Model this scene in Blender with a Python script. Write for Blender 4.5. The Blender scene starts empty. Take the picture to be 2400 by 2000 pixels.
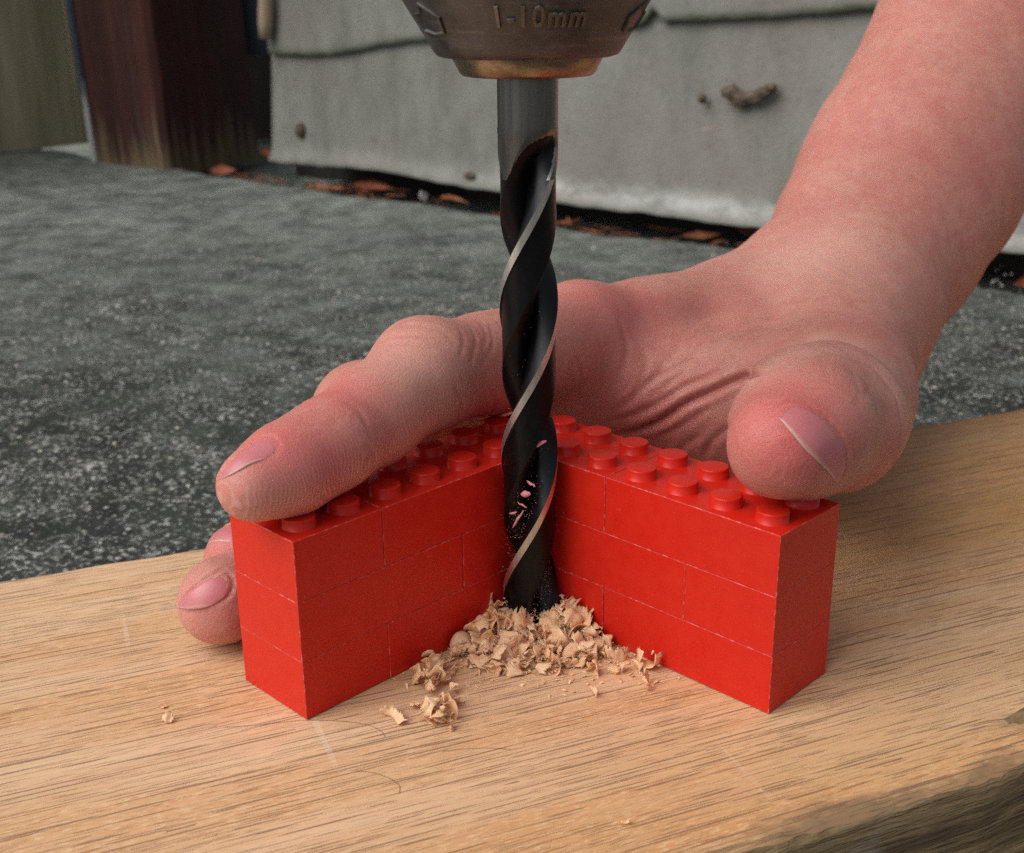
import bpy, math, random
import numpy as np
from mathutils import Vector, Matrix
from mathutils.bvhtree import BVHTree
from mathutils import noise as mnoise

S = 0.001                       # all lengths below are millimetres
rng = np.random.default_rng(7)
random.seed(7)
scene = bpy.context.scene
COL = scene.collection

# ------------------------------------------------------------------ camera
PIT, ROL, FPX = -0.3442, -0.0104, 2815.8
fwd = np.array([0, math.cos(PIT), math.sin(PIT)])
_r0 = np.array([1., 0, 0]); _u0 = np.cross(_r0, fwd)
RT = math.cos(ROL) * _r0 + math.sin(ROL) * _u0
UP = -math.sin(ROL) * _r0 + math.cos(ROL) * _u0
CAM = np.array([0, 0, 100.035])
cam_d = bpy.data.cameras.new('camera'); cam = bpy.data.objects.new('camera', cam_d)
COL.objects.link(cam); scene.camera = cam
cam_d.sensor_fit = 'HORIZONTAL'; cam_d.sensor_width = 36
cam_d.lens = FPX / 2400 * 36
cam_d.clip_start = 0.01; cam_d.clip_end = 100
m = Matrix.Identity(4)
for i in range(3):
    m[i][0] = RT[i]; m[i][1] = UP[i]; m[i][2] = -fwd[i]; m[i][3] = CAM[i] * S
cam.matrix_world = m
cam_d.dof.use_dof = True
cam_d.dof.focus_distance = 0.184
cam_d.dof.aperture_fstop = 38
cam_d.dof.aperture_blades = 7

# ------------------------------------------------------------------ light
world = bpy.data.worlds.new('World'); scene.world = world; world.use_nodes = True
wn, wl = world.node_tree.nodes, world.node_tree.links
bg = wn['Background']
sky = wn.new('ShaderNodeTexSky'); sky.sky_type = 'NISHITA'; sky.sun_disc = False
sky.sun_elevation = math.radians(48); sky.sun_rotation = math.radians(-115)
sky.air_density = 1.0; sky.dust_density = 4.0; sky.ozone_density = 1.0
hs = wn.new('ShaderNodeHueSaturation'); hs.inputs['Saturation'].default_value = 0.30
wl.new(sky.outputs[0], hs.inputs['Color']); wl.new(hs.outputs[0], bg.inputs[0])
bg.inputs[1].default_value = 0.100
sl = bpy.data.lights.new('sun', 'SUN'); sun = bpy.data.objects.new('sun', sl); COL.objects.link(sun)
sl.energy = 2.0; sl.angle = math.radians(60); sl.color = (1, .965, .91)
sd = Vector((-0.66, -0.30, 0.82)).normalized()
sun.rotation_euler = sd.to_track_quat('Z', 'Y').to_euler()
scene.view_settings.view_transform = 'Standard'; scene.view_settings.look = 'None'
scene.view_settings.exposure = 0.10; scene.view_settings.gamma = 1
scene.view_settings.use_curve_mapping = False
scene.render.engine = 'CYCLES'
scene.cycles.max_bounces = 8; scene.cycles.sample_clamp_indirect = 4
scene.cycles.use_denoising = False      # the photograph carries fine grain of its own

# ------------------------------------------------------------------ helpers
def ray(x, y):                  # x, y on a 2100 x 1750 grid over the picture
    return fwd + RT * ((x * 8 / 7 - 1200) / FPX) + UP * ((1000 - y * 8 / 7) / FPX)
def P(x, y, d): return CAM + ray(x, y) * d
def onz(x, y, z):
    r = ray(x, y); return CAM + r * ((z - CAM[2]) / r[2])

def tag(o, label=None, cat=None, group=None, kind=None):
    if label: o['label'] = label
    if cat: o['category'] = cat
    if group: o['group'] = group
    if kind: o['kind'] = kind
    return o
def empty(name, loc=(0, 0, 0), rz=0):
    o = bpy.data.objects.new(name, None); COL.objects.link(o)
    o.empty_display_size = 0.005
    o.location = [c * S for c in loc]; o.rotation_euler.z = rz
    return o
def mesh_obj(name, V, F, mats, parent=None, smooth=True, mi=None, loc=None, raw=False):
    me = bpy.data.meshes.new(name)
    V = np.asarray(V, float) * S
    if isinstance(F, np.ndarray) and F.ndim == 2:
        n, k = F.shape
        me.vertices.add(len(V)); me.vertices.foreach_set('co', V.ravel())
        me.loops.add(n * k); me.loops.foreach_set('vertex_index', F.ravel().astype(np.int32))
        me.polygons.add(n); me.polygons.foreach_set('loop_start', np.arange(0, n * k, k, dtype=np.int32))
        me.update(calc_edges=True)
    else:
        me.from_pydata(V.tolist(), [], [list(map(int, f)) for f in F]); me.update()
    if not isinstance(mats, (list, tuple)): mats = [mats]
    for m_ in mats: me.materials.append(m_)
    if mi is not None: me.polygons.foreach_set('material_index', np.asarray(mi, np.int32))
    me.polygons.foreach_set('use_smooth', np.full(len(me.polygons), smooth))
    me.update()
    o = bpy.data.objects.new(name, me); COL.objects.link(o)
    if parent: o.parent = parent
    if loc is not None: o.location = [c * S for c in loc]
    return o
class MB:                       # collects several pieces of one part
    def __init__(s): s.V = []; s.F = []; s.M = []; s.n = 0
    def add(s, V, F, mi=0):
        s.V.extend([tuple(v) for v in V]); s.F.extend([[i + s.n for i in f] for f in F])
        s.M.extend([mi] * len(F)); s.n += len(V)
    def build(s, name, mats, parent=None, smooth=True):
        return mesh_obj(name, s.V, s.F, mats, parent, smooth, s.M)
def grid_faces(nu, nv, closed_u=False):
    F = []
    for i in range(nu if closed_u else nu - 1):
        for j in range(nv - 1):
            a = i * nv + j; b = ((i + 1) % nu) * nv + j
            F.append((a, b, b + 1, a + 1))
    return F
def lathe(prof, n=96, cx=0, cy=0):
    V = []
    for i in range(n):
        t = 2 * math.pi * i / n
        for r, z in prof: V.append((cx + r * math.cos(t), cy + r * math.sin(t), z))
    return V, grid_faces(n, len(prof), True)
def tube(pts, rad, n=6):
    pts = [np.asarray(p, float) for p in pts]; V = []; F = []
    for i, p in enumerate(pts):
        t = pts[min(i + 1, len(pts) - 1)] - pts[max(i - 1, 0)]; t /= np.linalg.norm(t) + 1e-9
        a = np.cross(t, (0.13, 0.27, 1)); a /= np.linalg.norm(a) + 1e-9; b = np.cross(t, a)
        r = rad[i] if hasattr(rad, '__len__') else rad
        for k in range(n):
            an = 2 * math.pi * k / n; V.append(p + r * (math.cos(an) * a + math.sin(an) * b))
    for i in range(len(pts) - 1):
        for k in range(n):
            F.append((i * n + k, i * n + (k + 1) % n, (i + 1) * n + (k + 1) % n, (i + 1) * n + k))
    F.append(list(range(n))[::-1]); F.append([(len(pts) - 1) * n + k for k in range(n)])
    return V, F

# node helpers ------------------------------------------------------
class NT:
    def __init__(s, name):
        s.m = bpy.data.materials.new(name); s.m.use_nodes = True
        s.t = s.m.node_tree; s.n = s.t.nodes; s.l = s.t.links
        s.b = s.n['Principled BSDF']
        tc = s.n.new('ShaderNodeTexCoord'); s.obj = tc.outputs['Object']
    def mapping(s, scale=(1, 1, 1), rot=(0, 0, 0), loc=(0, 0, 0), src=None):
        n = s.n.new('ShaderNodeMapping'); n.inputs['Scale'].default_value = scale
        n.inputs['Rotation'].default_value = rot; n.inputs['Location'].default_value = loc
        s.l.new(src or s.obj, n.inputs['Vector']); return n.outputs[0]
    def noise(s, scale, vec=None, detail=4, rough=.55, dist=0):
        n = s.n.new('ShaderNodeTexNoise'); n.inputs['Scale'].default_value = scale
        n.inputs['Detail'].default_value = detail; n.inputs['Roughness'].default_value = rough
        n.inputs['Distortion'].default_value = dist
        s.l.new(vec or s.obj, n.inputs['Vector']); return n.outputs['Fac']
    def voro(s, scale, vec=None, feature='F1', out='Distance', rand=1):
        n = s.n.new('ShaderNodeTexVoronoi'); n.inputs['Scale'].default_value = scale; n.feature = feature
        n.inputs['Randomness'].default_value = rand
        s.l.new(vec or s.obj, n.inputs['Vector']); return n.outputs[out]
    def ramp(s, fac, stops, interp='LINEAR'):
        n = s.n.new('ShaderNodeValToRGB'); n.color_ramp.interpolation = interp
        e = n.color_ramp.elements
        while len(e) < len(stops): e.new(.5)
        for q, (p, c) in zip(e, stops):
            q.position = p
            q.color = (c, c, c, 1) if not hasattr(c, '__len__') else (*c, 1)
        s.l.new(fac, n.inputs[0]); return n.outputs[0]
    def mix(s, fac, a, b, mode='MIX'):
        n = s.n.new('ShaderNodeMix'); n.data_type = 'RGBA'; n.blend_type = mode
        for sock, v in ((n.inputs['Factor'], fac), (n.inputs[6], a), (n.inputs[7], b)):
            if isinstance(v, bpy.types.NodeSocket): s.l.new(v, sock)
            else: sock.default_value = v if not isinstance(v, tuple) else (*v, 1)
        return n.outputs[2]
    def math(s, op, a, b=None, clamp=False):
        n = s.n.new('ShaderNodeMath'); n.operation = op; n.use_clamp = clamp
        for sock, v in zip(n.inputs, (a, b)):
            if v is None: continue
            if isinstance(v, bpy.types.NodeSocket): s.l.new(v, sock)
            else: sock.default_value = v
        return n.outputs[0]
    def strokes(s, sx, sy, loc, w, L, keep):
        """short thin strokes along x: one per Voronoi cell of 1/sx by 1/sy metres"""
        v = s.mapping((sx, sy, 0), loc=loc)
        wv = s.n.new('ShaderNodeTexNoise'); wv.inputs['Scale'].default_value = .35; wv.inputs['Detail'].default_value = 1
        s.l.new(v, wv.inputs['Vector'])
        vo = s.n.new('ShaderNodeTexVoronoi'); vo.inputs['Scale'].default_value = 1.; s.l.new(v, vo.inputs['Vector'])
        d = s.n.new('ShaderNodeVectorMath'); d.operation = 'SUBTRACT'
        s.l.new(v, d.inputs[0]); s.l.new(vo.outputs['Position'], d.inputs[1])
        dx, dy = s.sep(d.outputs[0])[:2]; c = s.n.new('ShaderNodeSeparateColor'); s.l.new(vo.outputs['Color'], c.inputs[0])
        ln = s.math('ADD', s.math('MULTIPLY', c.outputs[0], L), L * .25)
        ax = s.math('DIVIDE', s.math('ABSOLUTE', dx), ln)
        tap = s.math('SUBTRACT', 1., s.math('POWER', ax, 3.), True)
        wd = s.math('MULTIPLY', tap, s.math('ADD', s.math('MULTIPLY', c.outputs[1], w), w * .5))
        m_ = s.math('SUBTRACT', wd, s.math('ABSOLUTE', dy))
        m_ = s.math('MULTIPLY', m_, 1.6 / w, True)
        return s.math('MULTIPLY', m_, s.math('LESS_THAN', c.outputs[2], keep))
    def attr(s, name, out='Fac'):
        n = s.n.new('ShaderNodeAttribute'); n.attribute_name = name; return n.outputs[out]
    def sep(s, vec=None):
        n = s.n.new('ShaderNodeSeparateXYZ'); s.l.new(vec or s.obj, n.inputs[0]); return n.outputs
    def bump(s, h, dist, strength=1, prev=None):
        n = s.n.new('ShaderNodeBump'); n.inputs['Distance'].default_value = dist * S
        n.inputs['Strength'].default_value = strength
        s.l.new(h, n.inputs['Height'])
        if prev: s.l.new(prev, n.inputs['Normal'])
        return n.outputs[0]
    def set(s, **k):
        for a, v in k.items():
            sock = s.b.inputs[a.replace('_', ' ')]
            if isinstance(v, bpy.types.NodeSocket): s.l.new(v, sock)
            else: sock.default_value = (*v, 1) if isinstance(v, tuple) and len(v) == 3 and sock.type == 'RGBA' else v
        return s.m

# ------------------------------------------------------------------ materials
def mat_plastic():
    t = NT('red_plastic')
    n = t.noise(400, detail=3)
    col = t.mix(t.ramp(n, [(.3, 0.), (.8, 1.)]), (.58, .016, .008), (.62, .023, .011))
    dust = t.ramp(t.noise(2600, detail=2), [(.70, 0.), (.76, 1.)])
    col = t.mix(t.math('MULTIPLY', dust, .25), col, (.75, .25, .2))
    nb = t.bump(t.noise(1400, detail=3), .012)
    nb = t.bump(t.noise(160, detail=2), .05, 1, nb)
    return t.set(Base_Color=col, Roughness=t.ramp(n, [(.2, .26), (.8, .40)]), IOR=1.46, Specular_IOR_Level=.30, Normal=nb,
                 Subsurface_Weight=0., Subsurface_Radius=(1, .12, .08), Subsurface_Scale=.0012)
def mat_worn():
    t = NT('worn_plastic_edge')
    n = t.ramp(t.noise(900, detail=5), [(.50, 0.), (.66, 1.)])
    return t.set(Base_Color=t.mix(n, (.60, .03, .02), (.76, .19, .16)), Roughness=.45)
def mat_wood():
    t = NT('oak_board')
    big = t.noise(14, t.mapping((.35, 1.6, 1)), 3)
    big = t.ramp(t.math('SUBTRACT', big, t.math('MULTIPLY', t.math('SUBTRACT', t.sep()[0], .0), 1.6)), [(.28, 0.), (.66, 1.)])
    fine = t.noise(900, t.mapping((.018, 1.6, 1)), 5, .75)
    col = t.mix(big, (.56, .315, .125), (.75, .510, .315))
    col = t.mix(t.ramp(fine, [(.38, 0.), (.62, 1.)]), t.mix(1., col, (.87, .80, .73), 'MULTIPLY'), col)
    band = t.ramp(t.noise(34, t.mapping((.22, 1.9, 1), loc=(.3, .2, 0)), 3), [(.48, 0.), (.64, 1.)])
    col = t.mix(t.math('MULTIPLY', band, .55), col, (.60, .290, .110))
    speck = t.ramp(t.noise(2200, t.mapping((.25, 1.3, 1)), 3), [(.54, 0.), (.62, 1.)])
    col = t.mix(t.math('MULTIPLY', t.math('MULTIPLY', speck, band), .6), col, (.80, .60, .37))
    # open pores: short dark strokes along the grain
    p1 = t.strokes(52, 620, (0, 0, 0), .085, .46, .95)
    p2 = t.strokes(85, 1050, (3, 5, 0), .085, .46, .85)
    p3 = t.strokes(30, 380, (7, 2, 0), .055, .46, .6)
    p4 = t.strokes(190, 1900, (1, 9, 0), .11, .44, .7)
    dens = t.ramp(t.noise(70, t.mapping((.3, 2.5, 1)), 3), [(.32, .35), (.55, 1.)])
    pore = t.math('MAXIMUM', t.math('MAXIMUM', p1, t.math('MULTIPLY', p2, t.math('MULTIPLY', dens, .85))), t.math('MAXIMUM', p3, t.math('MULTIPLY', p4, t.math('MULTIPLY', dens, .6))))
    col = t.mix(t.math('MULTIPLY', pore, .78), col, (.19, .095, .055))
    # fine pale scratches across the grain
    scr = t.ramp(t.noise(420, t.mapping((1, .02, 1), rot=(0, 0, .5)), 1), [(.70, 0.), (.72, 1.)])
    scr = t.math('MULTIPLY', scr, t.ramp(t.noise(25, t.mapping(loc=(4, 4, 0)), 2), [(.52, 0.), (.6, 1.)]))
    col = t.mix(t.math('MULTIPLY', scr, .30), col, (.85, .70, .55))
    dirt = t.ramp(t.noise(70, t.mapping((.6, 1.2, 1), loc=(.7, 0, 0)), 6, .7), [(.60, 0.), (.74, 1.)])
    col = t.mix(t.math('MULTIPLY', dirt, .42), col, (.28, .18, .13))
    spot = t.ramp(t.noise(330, detail=2), [(.765, 0.), (.80, 1.)])
    col = t.mix(t.math('MULTIPLY', spot, .7), col, (.09, .07, .065))
    # weathered dark edge towards both long sides
    y = t.sep()[1]
    wob = t.math('MULTIPLY', t.math('SUBTRACT', t.noise(55, t.mapping((.5, 1, 1)), 5, .7), .5),   .016)
    d = t.math('ADD', t.math('SUBTRACT', .0582, t.math('ABSOLUTE', t.math('SUBTRACT', y, .0013))), wob)
    edge = t.ramp(t.math('MULTIPLY', d, 40.), [(.0, 1.), (.10, 0.)])
    col = t.mix(t.math('MULTIPLY', edge, .75), col, (.17, .105, .060))
    h = t.math('ADD', t.math('MULTIPLY', fine, .5), t.math('MULTIPLY', pore, -1.))
    nb = t.bump(h, .07)
    nb = t.bump(t.noise(1500, t.mapping((.3, 1, 1)), 3), .05, .8, nb)
    return t.set(Base_Color=col, Roughness=t.mix(pore, (.50, .50, .50), (.8, .8, .8)), Normal=nb)
def mat_wood_side():
    t = NT('weathered_board_side')
    v = t.mapping((.18, 1.5, 2.2))
    a = t.noise(90, v, 6, .7); b = t.noise(320, t.mapping((.1, 1, 1.6)), 4, .6)
    col = t.mix(t.ramp(a, [(.3, 0.), (.68, 1.)]), (.060, .034, .015), (.34, .235, .115))
    col = t.mix(t.math('MULTIPLY', t.ramp(b, [(.52, 0.), (.62, 1.)]), .7), col, (.05, .028, .018))
    col = t.mix(t.math('MULTIPLY', t.ramp(t.noise(60, detail=4), [(.58, 0.), (.7, 1.)]), .45), col, (.30, .28, .25))
    nb = t.bump(t.math('ADD', a, b), 1.6)
    return t.set(Base_Color=col, Roughness=.8, Normal=nb)
def mat_concrete_ground():
    t = NT('weathered_concrete')
    y = t.sep()
    cell = t.voro(620, feature='F1', out='Color')
    cellv = t.n.new('ShaderNodeSeparateColor'); t.l.new(cell, cellv.inputs[0])
    dist = t.voro(620, feature='F1')
    wn_ = t.noise(480, detail=5, rough=.8)
    patch = t.math('ADD', t.math('MULTIPLY', t.noise(14, detail=5, rough=.65), .6), t.math('MULTIPLY', t.noise(55, t.mapping((1, 1, 1), loc=(2, 2, 0)), 6, .75), .5))
    base = t.mix(t.ramp(patch, [(.46, 0.), (.64, 1.)]), (.008, .010, .009), (.050, .057, .049))
    clus = t.noise(70, t.mapping(loc=(7, 2, 0)), 4, .7)
    wn2 = t.math('ADD', wn_, t.math('MULTIPLY', t.math('SUBTRACT', clus, .5), .32))
    grit = t.ramp(wn2, [(.54, 0.), (.58, 1.)])
    gritcol = t.mix(cellv.outputs[1], (.16, .165, .15), (.62, .62, .58))
    # crust of grey lichen and dirt over the exposed stones, growing thicker towards the wall
    far = t.ramp(t.math('ADD', t.math('MULTIPLY', y[1], .85), t.math('MULTIPLY', t.math('SUBTRACT', patch, .5), .7)),
                 [(.40, 0.), (.82, 1.)])
    col = t.mix(t.math('MULTIPLY', grit, t.ramp(far, [(0, 1.), (1, .5)])), base, gritcol)
    stone = t.math('MULTIPLY', t.ramp(cellv.outputs[0], [(.93, 0.), (.935, 1.)], 'CONSTANT'),
                   t.ramp(dist, [(.30, 1.), (.42, 0.)]))
    col = t.mix(t.math('MULTIPLY', stone, .85), col, t.mix(cellv.outputs[2], (.50, .52, .50), (.66, .56, .42)))
    moss = t.ramp(t.noise(24, t.mapping(loc=(3, 1, 0)), 6, .7), [(.48, 0.), (.66, 1.)])
    col = t.mix(t.math('MULTIPLY', moss, .32), col, (.050, .075, .030))
    crust = t.mix(t.ramp(t.noise(45, detail=9, rough=.8), [(.38, 0.), (.62, 1.)]), (.045, .051, .043), (.42, .46, .415))
    col = t.mix(t.math('MULTIPLY', far, .78), col, crust)
    dark = t.ramp(t.noise(330, detail=4, rough=.7, vec=t.mapping(loc=(5, 0, 0))), [(.58, 0.), (.68, 1.)])
    col = t.mix(t.math('MULTIPLY', dark, .75), col, (.018, .020, .017))
    nb = t.bump(t.math('ADD', wn_, t.math('MULTIPLY', stone, .6)), 1.3)
    return t.set(Base_Color=col, Roughness=.85, Normal=nb)
def mat_board_paint():
    t = NT('weathered_grey_cladding')
    v = t.mapping((1, 1, .45)); a = t.noise(24, v, 8, .75); b = t.noise(9, detail=3)
    col = t.mix(t.ramp(a, [(.3, 0.), (.7, 1.)]), (.125, .130, .112), (.28, .285, .26))
    col = t.mix(t.math('MULTIPLY', t.ramp(b, [(.45, 0.), (.65, 1.)]), .5), col, (.20, .165, .15))
    sp = t.ramp(t.noise(70, detail=5, rough=.75), [(.60, 0.), (.70, 1.)])
    col = t.mix(t.math('MULTIPLY', sp, .6), col, (.10, .085, .06))
    low = t.attr('low'); n = t.noise(60, t.mapping((.6, .6, 1)), 5, .7)
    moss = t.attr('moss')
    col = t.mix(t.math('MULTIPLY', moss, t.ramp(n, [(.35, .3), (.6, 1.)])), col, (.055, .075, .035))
    col = t.mix(t.math('MULTIPLY', low, t.ramp(n, [(.42, .15), (.6, .9)])), col, (.55, .56, .55))
    nb = t.bump(t.math('ADD', a, t.math('MULTIPLY', t.noise(260, detail=4), .5)), 1.2)
    return t.set(Base_Color=col, Roughness=.75, Normal=nb)
def mat_simple(name, c1, c2, scale=200, rough=.7, stretch=(1, 1, 1), bump=.3, **k):
    t = NT(name); v = t.mapping(stretch)
    n = t.noise(scale, v, 5, .65)
    return t.set(Base_Color=t.mix(t.ramp(n, [(.32, 0.), (.68, 1.)]), c1, c2), Roughness=rough, Normal=t.bump(n, bump), **k)
def mat_post():
    t = NT('dark_red_post_paint')
    z = t.sep()[2]
    a = t.noise(30, t.mapping((1, 1, .12)), 6, .7); b = t.noise(80, t.mapping((1.5, 1.5, .1)), 5, .7)
    col = t.mix(t.ramp(a, [(.35, 0.), (.65, 1.)]), (.030, .008, .007), (.085, .018, .014))
    col = t.mix(t.math('MULTIPLY', t.ramp(b, [(.5, 0.), (.62, 1.)]), .35), col, (.085, .055, .035))
    hgt = t.math('ADD', t.math('MULTIPLY', z, -7.), t.math('MULTIPLY', b, 1.4))
    col = t.mix(t.ramp(hgt, [(.45, 0.), (.80, 1.)]), col, (.20, .155, .085))
    return t.set(Base_Color=col, Roughness=.7, Normal=t.bump(b, 1.5))
def mat_trim():
    t = NT('flaking_blue_edge'); z = t.sep()[2]; n = t.noise(60, t.mapping((1, 1, .4)), 4, .7)
    h = t.math('ADD', t.math('MULTIPLY', z, -9.), t.math('MULTIPLY', n, 1.6))
    return t.set(Base_Color=t.mix(t.ramp(h, [(-.0, 0.), (.35, 1.)]), (.035, .055, .095), (.45, .47, .47)), Roughness=.6)
def mat_black_steel():
    t = NT('black_oxide_steel')
    n = t.noise(900, t.mapping((1, 1, .5)), 4)
    sp = t.ramp(t.noise(3600, detail=2), [(.70, 0.), (.74, 1.)])
    return t.set(Base_Color=t.mix(t.math('MULTIPLY', sp, .3), (.018, .019, .021), (.22, .18, .15)), Metallic=.85,
                 Roughness=t.ramp(n, [(.3, .27), (.7, .42)]), Normal=t.bump(n, .02), Specular_IOR_Level=.5)
def mat_steel(name, c, r, stretch=(1, 1, .08), sc=500):
    t = NT(name); n = t.noise(sc, t.mapping(stretch), 5, .7)
    c2 = tuple(x * .55 for x in c)
    return t.set(Base_Color=t.mix(t.ramp(n, [(.3, 0.), (.7, 1.)]), c2, c), Metallic=1., Roughness=r, Normal=t.bump(n, .05))
def mat_chuck():
    t = NT('worn_chuck_steel')
    n = t.noise(220, t.mapping((1, 1, 1)), 6, .7); br = t.noise(260, t.mapping((.25, .25, 4)), 4, .7)
    col = t.mix(t.ramp(n, [(.3, 0.), (.7, 1.)]), (.095, .092, .090), (.20, .195, .190))
    col = t.mix(t.math('MULTIPLY', t.ramp(br, [(.55, 0.), (.7, 1.)]), .4), col, (.32, .29, .265))
    return t.set(Base_Color=col, Metallic=.9, Roughness=t.ramp(n, [(.3, .42), (.7, .6)]), Normal=t.bump(t.math('ADD', n, br), .06))
def mat_brass():
    t = NT('worn_brassy_ring'); n = t.noise(240, t.mapping((1, 1, 2.5)), 5, .7)
    return t.set(Base_Color=t.mix(t.ramp(n, [(.36, 0.), (.70, 1.)]), (.22, .17, .13), (.44, .36, .24)), Metallic=1.,
                 Roughness=.36, Normal=t.bump(n, .05))
def mat_shaving():
    t = NT('oak_shaving')
    a = t.noise(500, t.mapping((1, .25, 1)), 4)
    col = t.mix(t.ramp(a, [(.3, 0.), (.7, 1.)]), (.74, .36, .165), (.92, .60, .35))
    g = t.n.new('ShaderNodeObjectInfo').outputs['Random']
    col = t.mix(t.math('MULTIPLY', g, .35), col, (.90, .62, .42))
    return t.set(Base_Color=col, Roughness=.65, Normal=t.bump(a, .05), Subsurface_Weight=.25,
                 Subsurface_Radius=(1, .6, .35), Subsurface_Scale=.0006)
def mat_skin():
    t = NT('skin')
    sx = t.noise(55, detail=4, rough=.6); s2 = t.noise(300, detail=5, rough=.7)
    red = t.attr('red'); pale = t.attr('pale'); fold = t.attr('fold')
    col = t.mix(t.ramp(sx, [(.32, 0.), (.66, 1.)]), (.535, .262, .205), (.50, .190, .152))
    col = t.mix(t.math('MULTIPLY', t.ramp(s2, [(.42, 0.), (.60, 1.)]), .58), col, (.44, .150, .125))
    col = t.mix(red, col, (.60, .108, .115))
    col = t.mix(pale, col, (.72, .42, .345))
    fv = t.mapping((1, 1, 1)); fr = t.voro(300, out='Distance'); frc = t.voro(300, out='Color')
    sc = t.n.new('ShaderNodeSeparateColor'); t.l.new(frc, sc.inputs[0])
    frk = t.math('MULTIPLY', t.ramp(sc.outputs[0], [(.80, 0.), (.9, 1.)]), t.ramp(fr, [(.05, 1.), (.22, 0.)]))
    frk = t.math('MULTIPLY', frk, t.attr('arm'))
    col = t.mix(t.math('MULTIPLY', frk, .36), col, (.30, .105, .05))
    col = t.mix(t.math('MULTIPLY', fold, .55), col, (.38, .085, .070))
    # skin relief: fine crossing lines and the ridges along the finger sides
    c1 = t.voro(1500, t.mapping((1, .55, 1), rot=(.3, .2, .6)), 'DISTANCE_TO_EDGE')
    c1 = t.ramp(c1, [(0., 0.), (.12, 1.)])
    c2 = t.noise(900, t.mapping((.3, 1, 1), rot=(.1, .3, 1.0)), 4, .7)
    c3 = t.noise(900, t.mapping((.35, 1, 1), rot=(.1, -.4, -.6)), 4, .7)
    tip = t.math('SUBTRACT', 1., t.attr('ridge'), True)
    nb = t.bump(t.math('MULTIPLY', c1, tip), .030, .9)
    nb = t.bump(t.math('MULTIPLY', t.math('ADD', c2, c3), t.math('MAXIMUM', tip, .25)), .085, .8, nb)
    nb = t.bump(t.noise(200, detail=2), .12, .7, nb)
    ax = t.attr('axis'); wob = t.math('MULTIPLY', t.noise(170, detail=2), 3.4)
    w = t.math('SINE', t.math('MULTIPLY', t.math('ADD', ax, wob), 2 * math.pi / .62))
    rm = t.math('MULTIPLY', t.attr('ridge'), t.ramp(t.noise(150, detail=2), [(.3, .35), (.6, 1.)]))
    hr = t.math('MULTIPLY', w, rm)
    nb = t.bump(hr, .022, 1, nb)
    col = t.mix(t.math('MULTIPLY', t.math('MAXIMUM', hr, 0.), .34), col, (.85, .60, .50))
    return t.set(Base_Color=col, Roughness=t.ramp(s2, [(.3, .42), (.7, .56)]), Normal=nb, Subsurface_Weight=.55,
                 Subsurface_Radius=(1., .33, .20), Subsurface_Scale=.0013, IOR=1.42)
def mat_nail():
    t = NT('nail'); e = t.attr('nedge')
    col = t.mix(t.noise(140, detail=3), (.50, .14, .155), (.58, .20, .21))
    col = t.mix(t.math('MULTIPLY', e, .75), col, (.62, .42, .34))
    return t.set(Base_Color=col, Roughness=.33, Subsurface_Weight=.4, Subsurface_Radius=(1, .4, .3),
                 Subsurface_Scale=.001, Normal=t.bump(t.noise(700, t.mapping((1, .2, 1)), 2), .015))
M = dict(red=mat_plastic(), worn=mat_worn(), wood=mat_wood(), side=mat_wood_side(), ground=mat_concrete_ground(),
         clad=mat_board_paint(), post=mat_post(), black=mat_black_steel(),
         steel=mat_steel('bright_steel', (.80, .78, .74), .42), shank=mat_steel('shank_steel', (.30, .285, .27), .28, (1, 1, .03), 700),
         chuck=mat_chuck(), brass=mat_brass(), rub=mat_steel('rubbed_steel', (.27, .25, .23), .4, (1, 1, 1), 300), shav=mat_shaving(), skin=mat_skin(), nail=mat_nail(),
         dark=mat_simple('void_shade', (.012, .010, .009), (.03, .025, .02), 40),  # near-black colour stands in for the shade of empty gaps
         fence=mat_simple('mossy_fence_wood', (.40, .36, .21), (.70, .62, .42), 40, .85, (1, 1, .12), 2.),
         pipe=mat_simple('blue_grey_pipe', (.07, .10, .14), (.13, .17, .22), 30, .5, (1, 1, .3), .5),
         trim=mat_trim(),
         bark=mat_simple('tan_strip_wood', (.28, .20, .13), (.42, .33, .23), 60, .8, (1, 1, .2), 1.),
         leaf=mat_simple('dry_orange_leaf', (.10, .028, .012), (.50, .13, .05), 120, .55, (1, 1, 1), .4),
         leaf2=mat_simple('dry_brown_leaf', (.10, .032, .014), (.38, .13, .05), 90, .6, (1, 1, 1), .4),
         litter=mat_simple('dark_litter', (.025, .017, .010), (.12, .065, .035), 300, .9),
         grit=mat_simple('pale_grit', (.26, .26, .24), (.62, .59, .52), 500, .8),
         white=mat_simple('white_scrap', (.6, .6, .6), (.8, .8, .8), 90, .6),
         mud=mat_simple('dried_mud', (.045, .032, .020), (.17, .13, .09), 300, .9, (1, 1, 1), 1.),
         moss=mat_simple('green_moss', (.03, .05, .015), (.08, .11, .035), 400, .9),
         swarf=mat_simple('pink_plastic_swarf', (.62, .14, .15), (.80, .33, .36), 900, .5),
         dust=mat_simple('pale_drill_dust', (.55, .30, .17), (.8, .55, .38), 900, .8),
         hair=mat_simple('pale_hair', (.75, .58, .45), (.85, .72, .58), 90, .4, bump=.001))

# ================================================================== SETTING
GZ = -40.0
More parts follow.
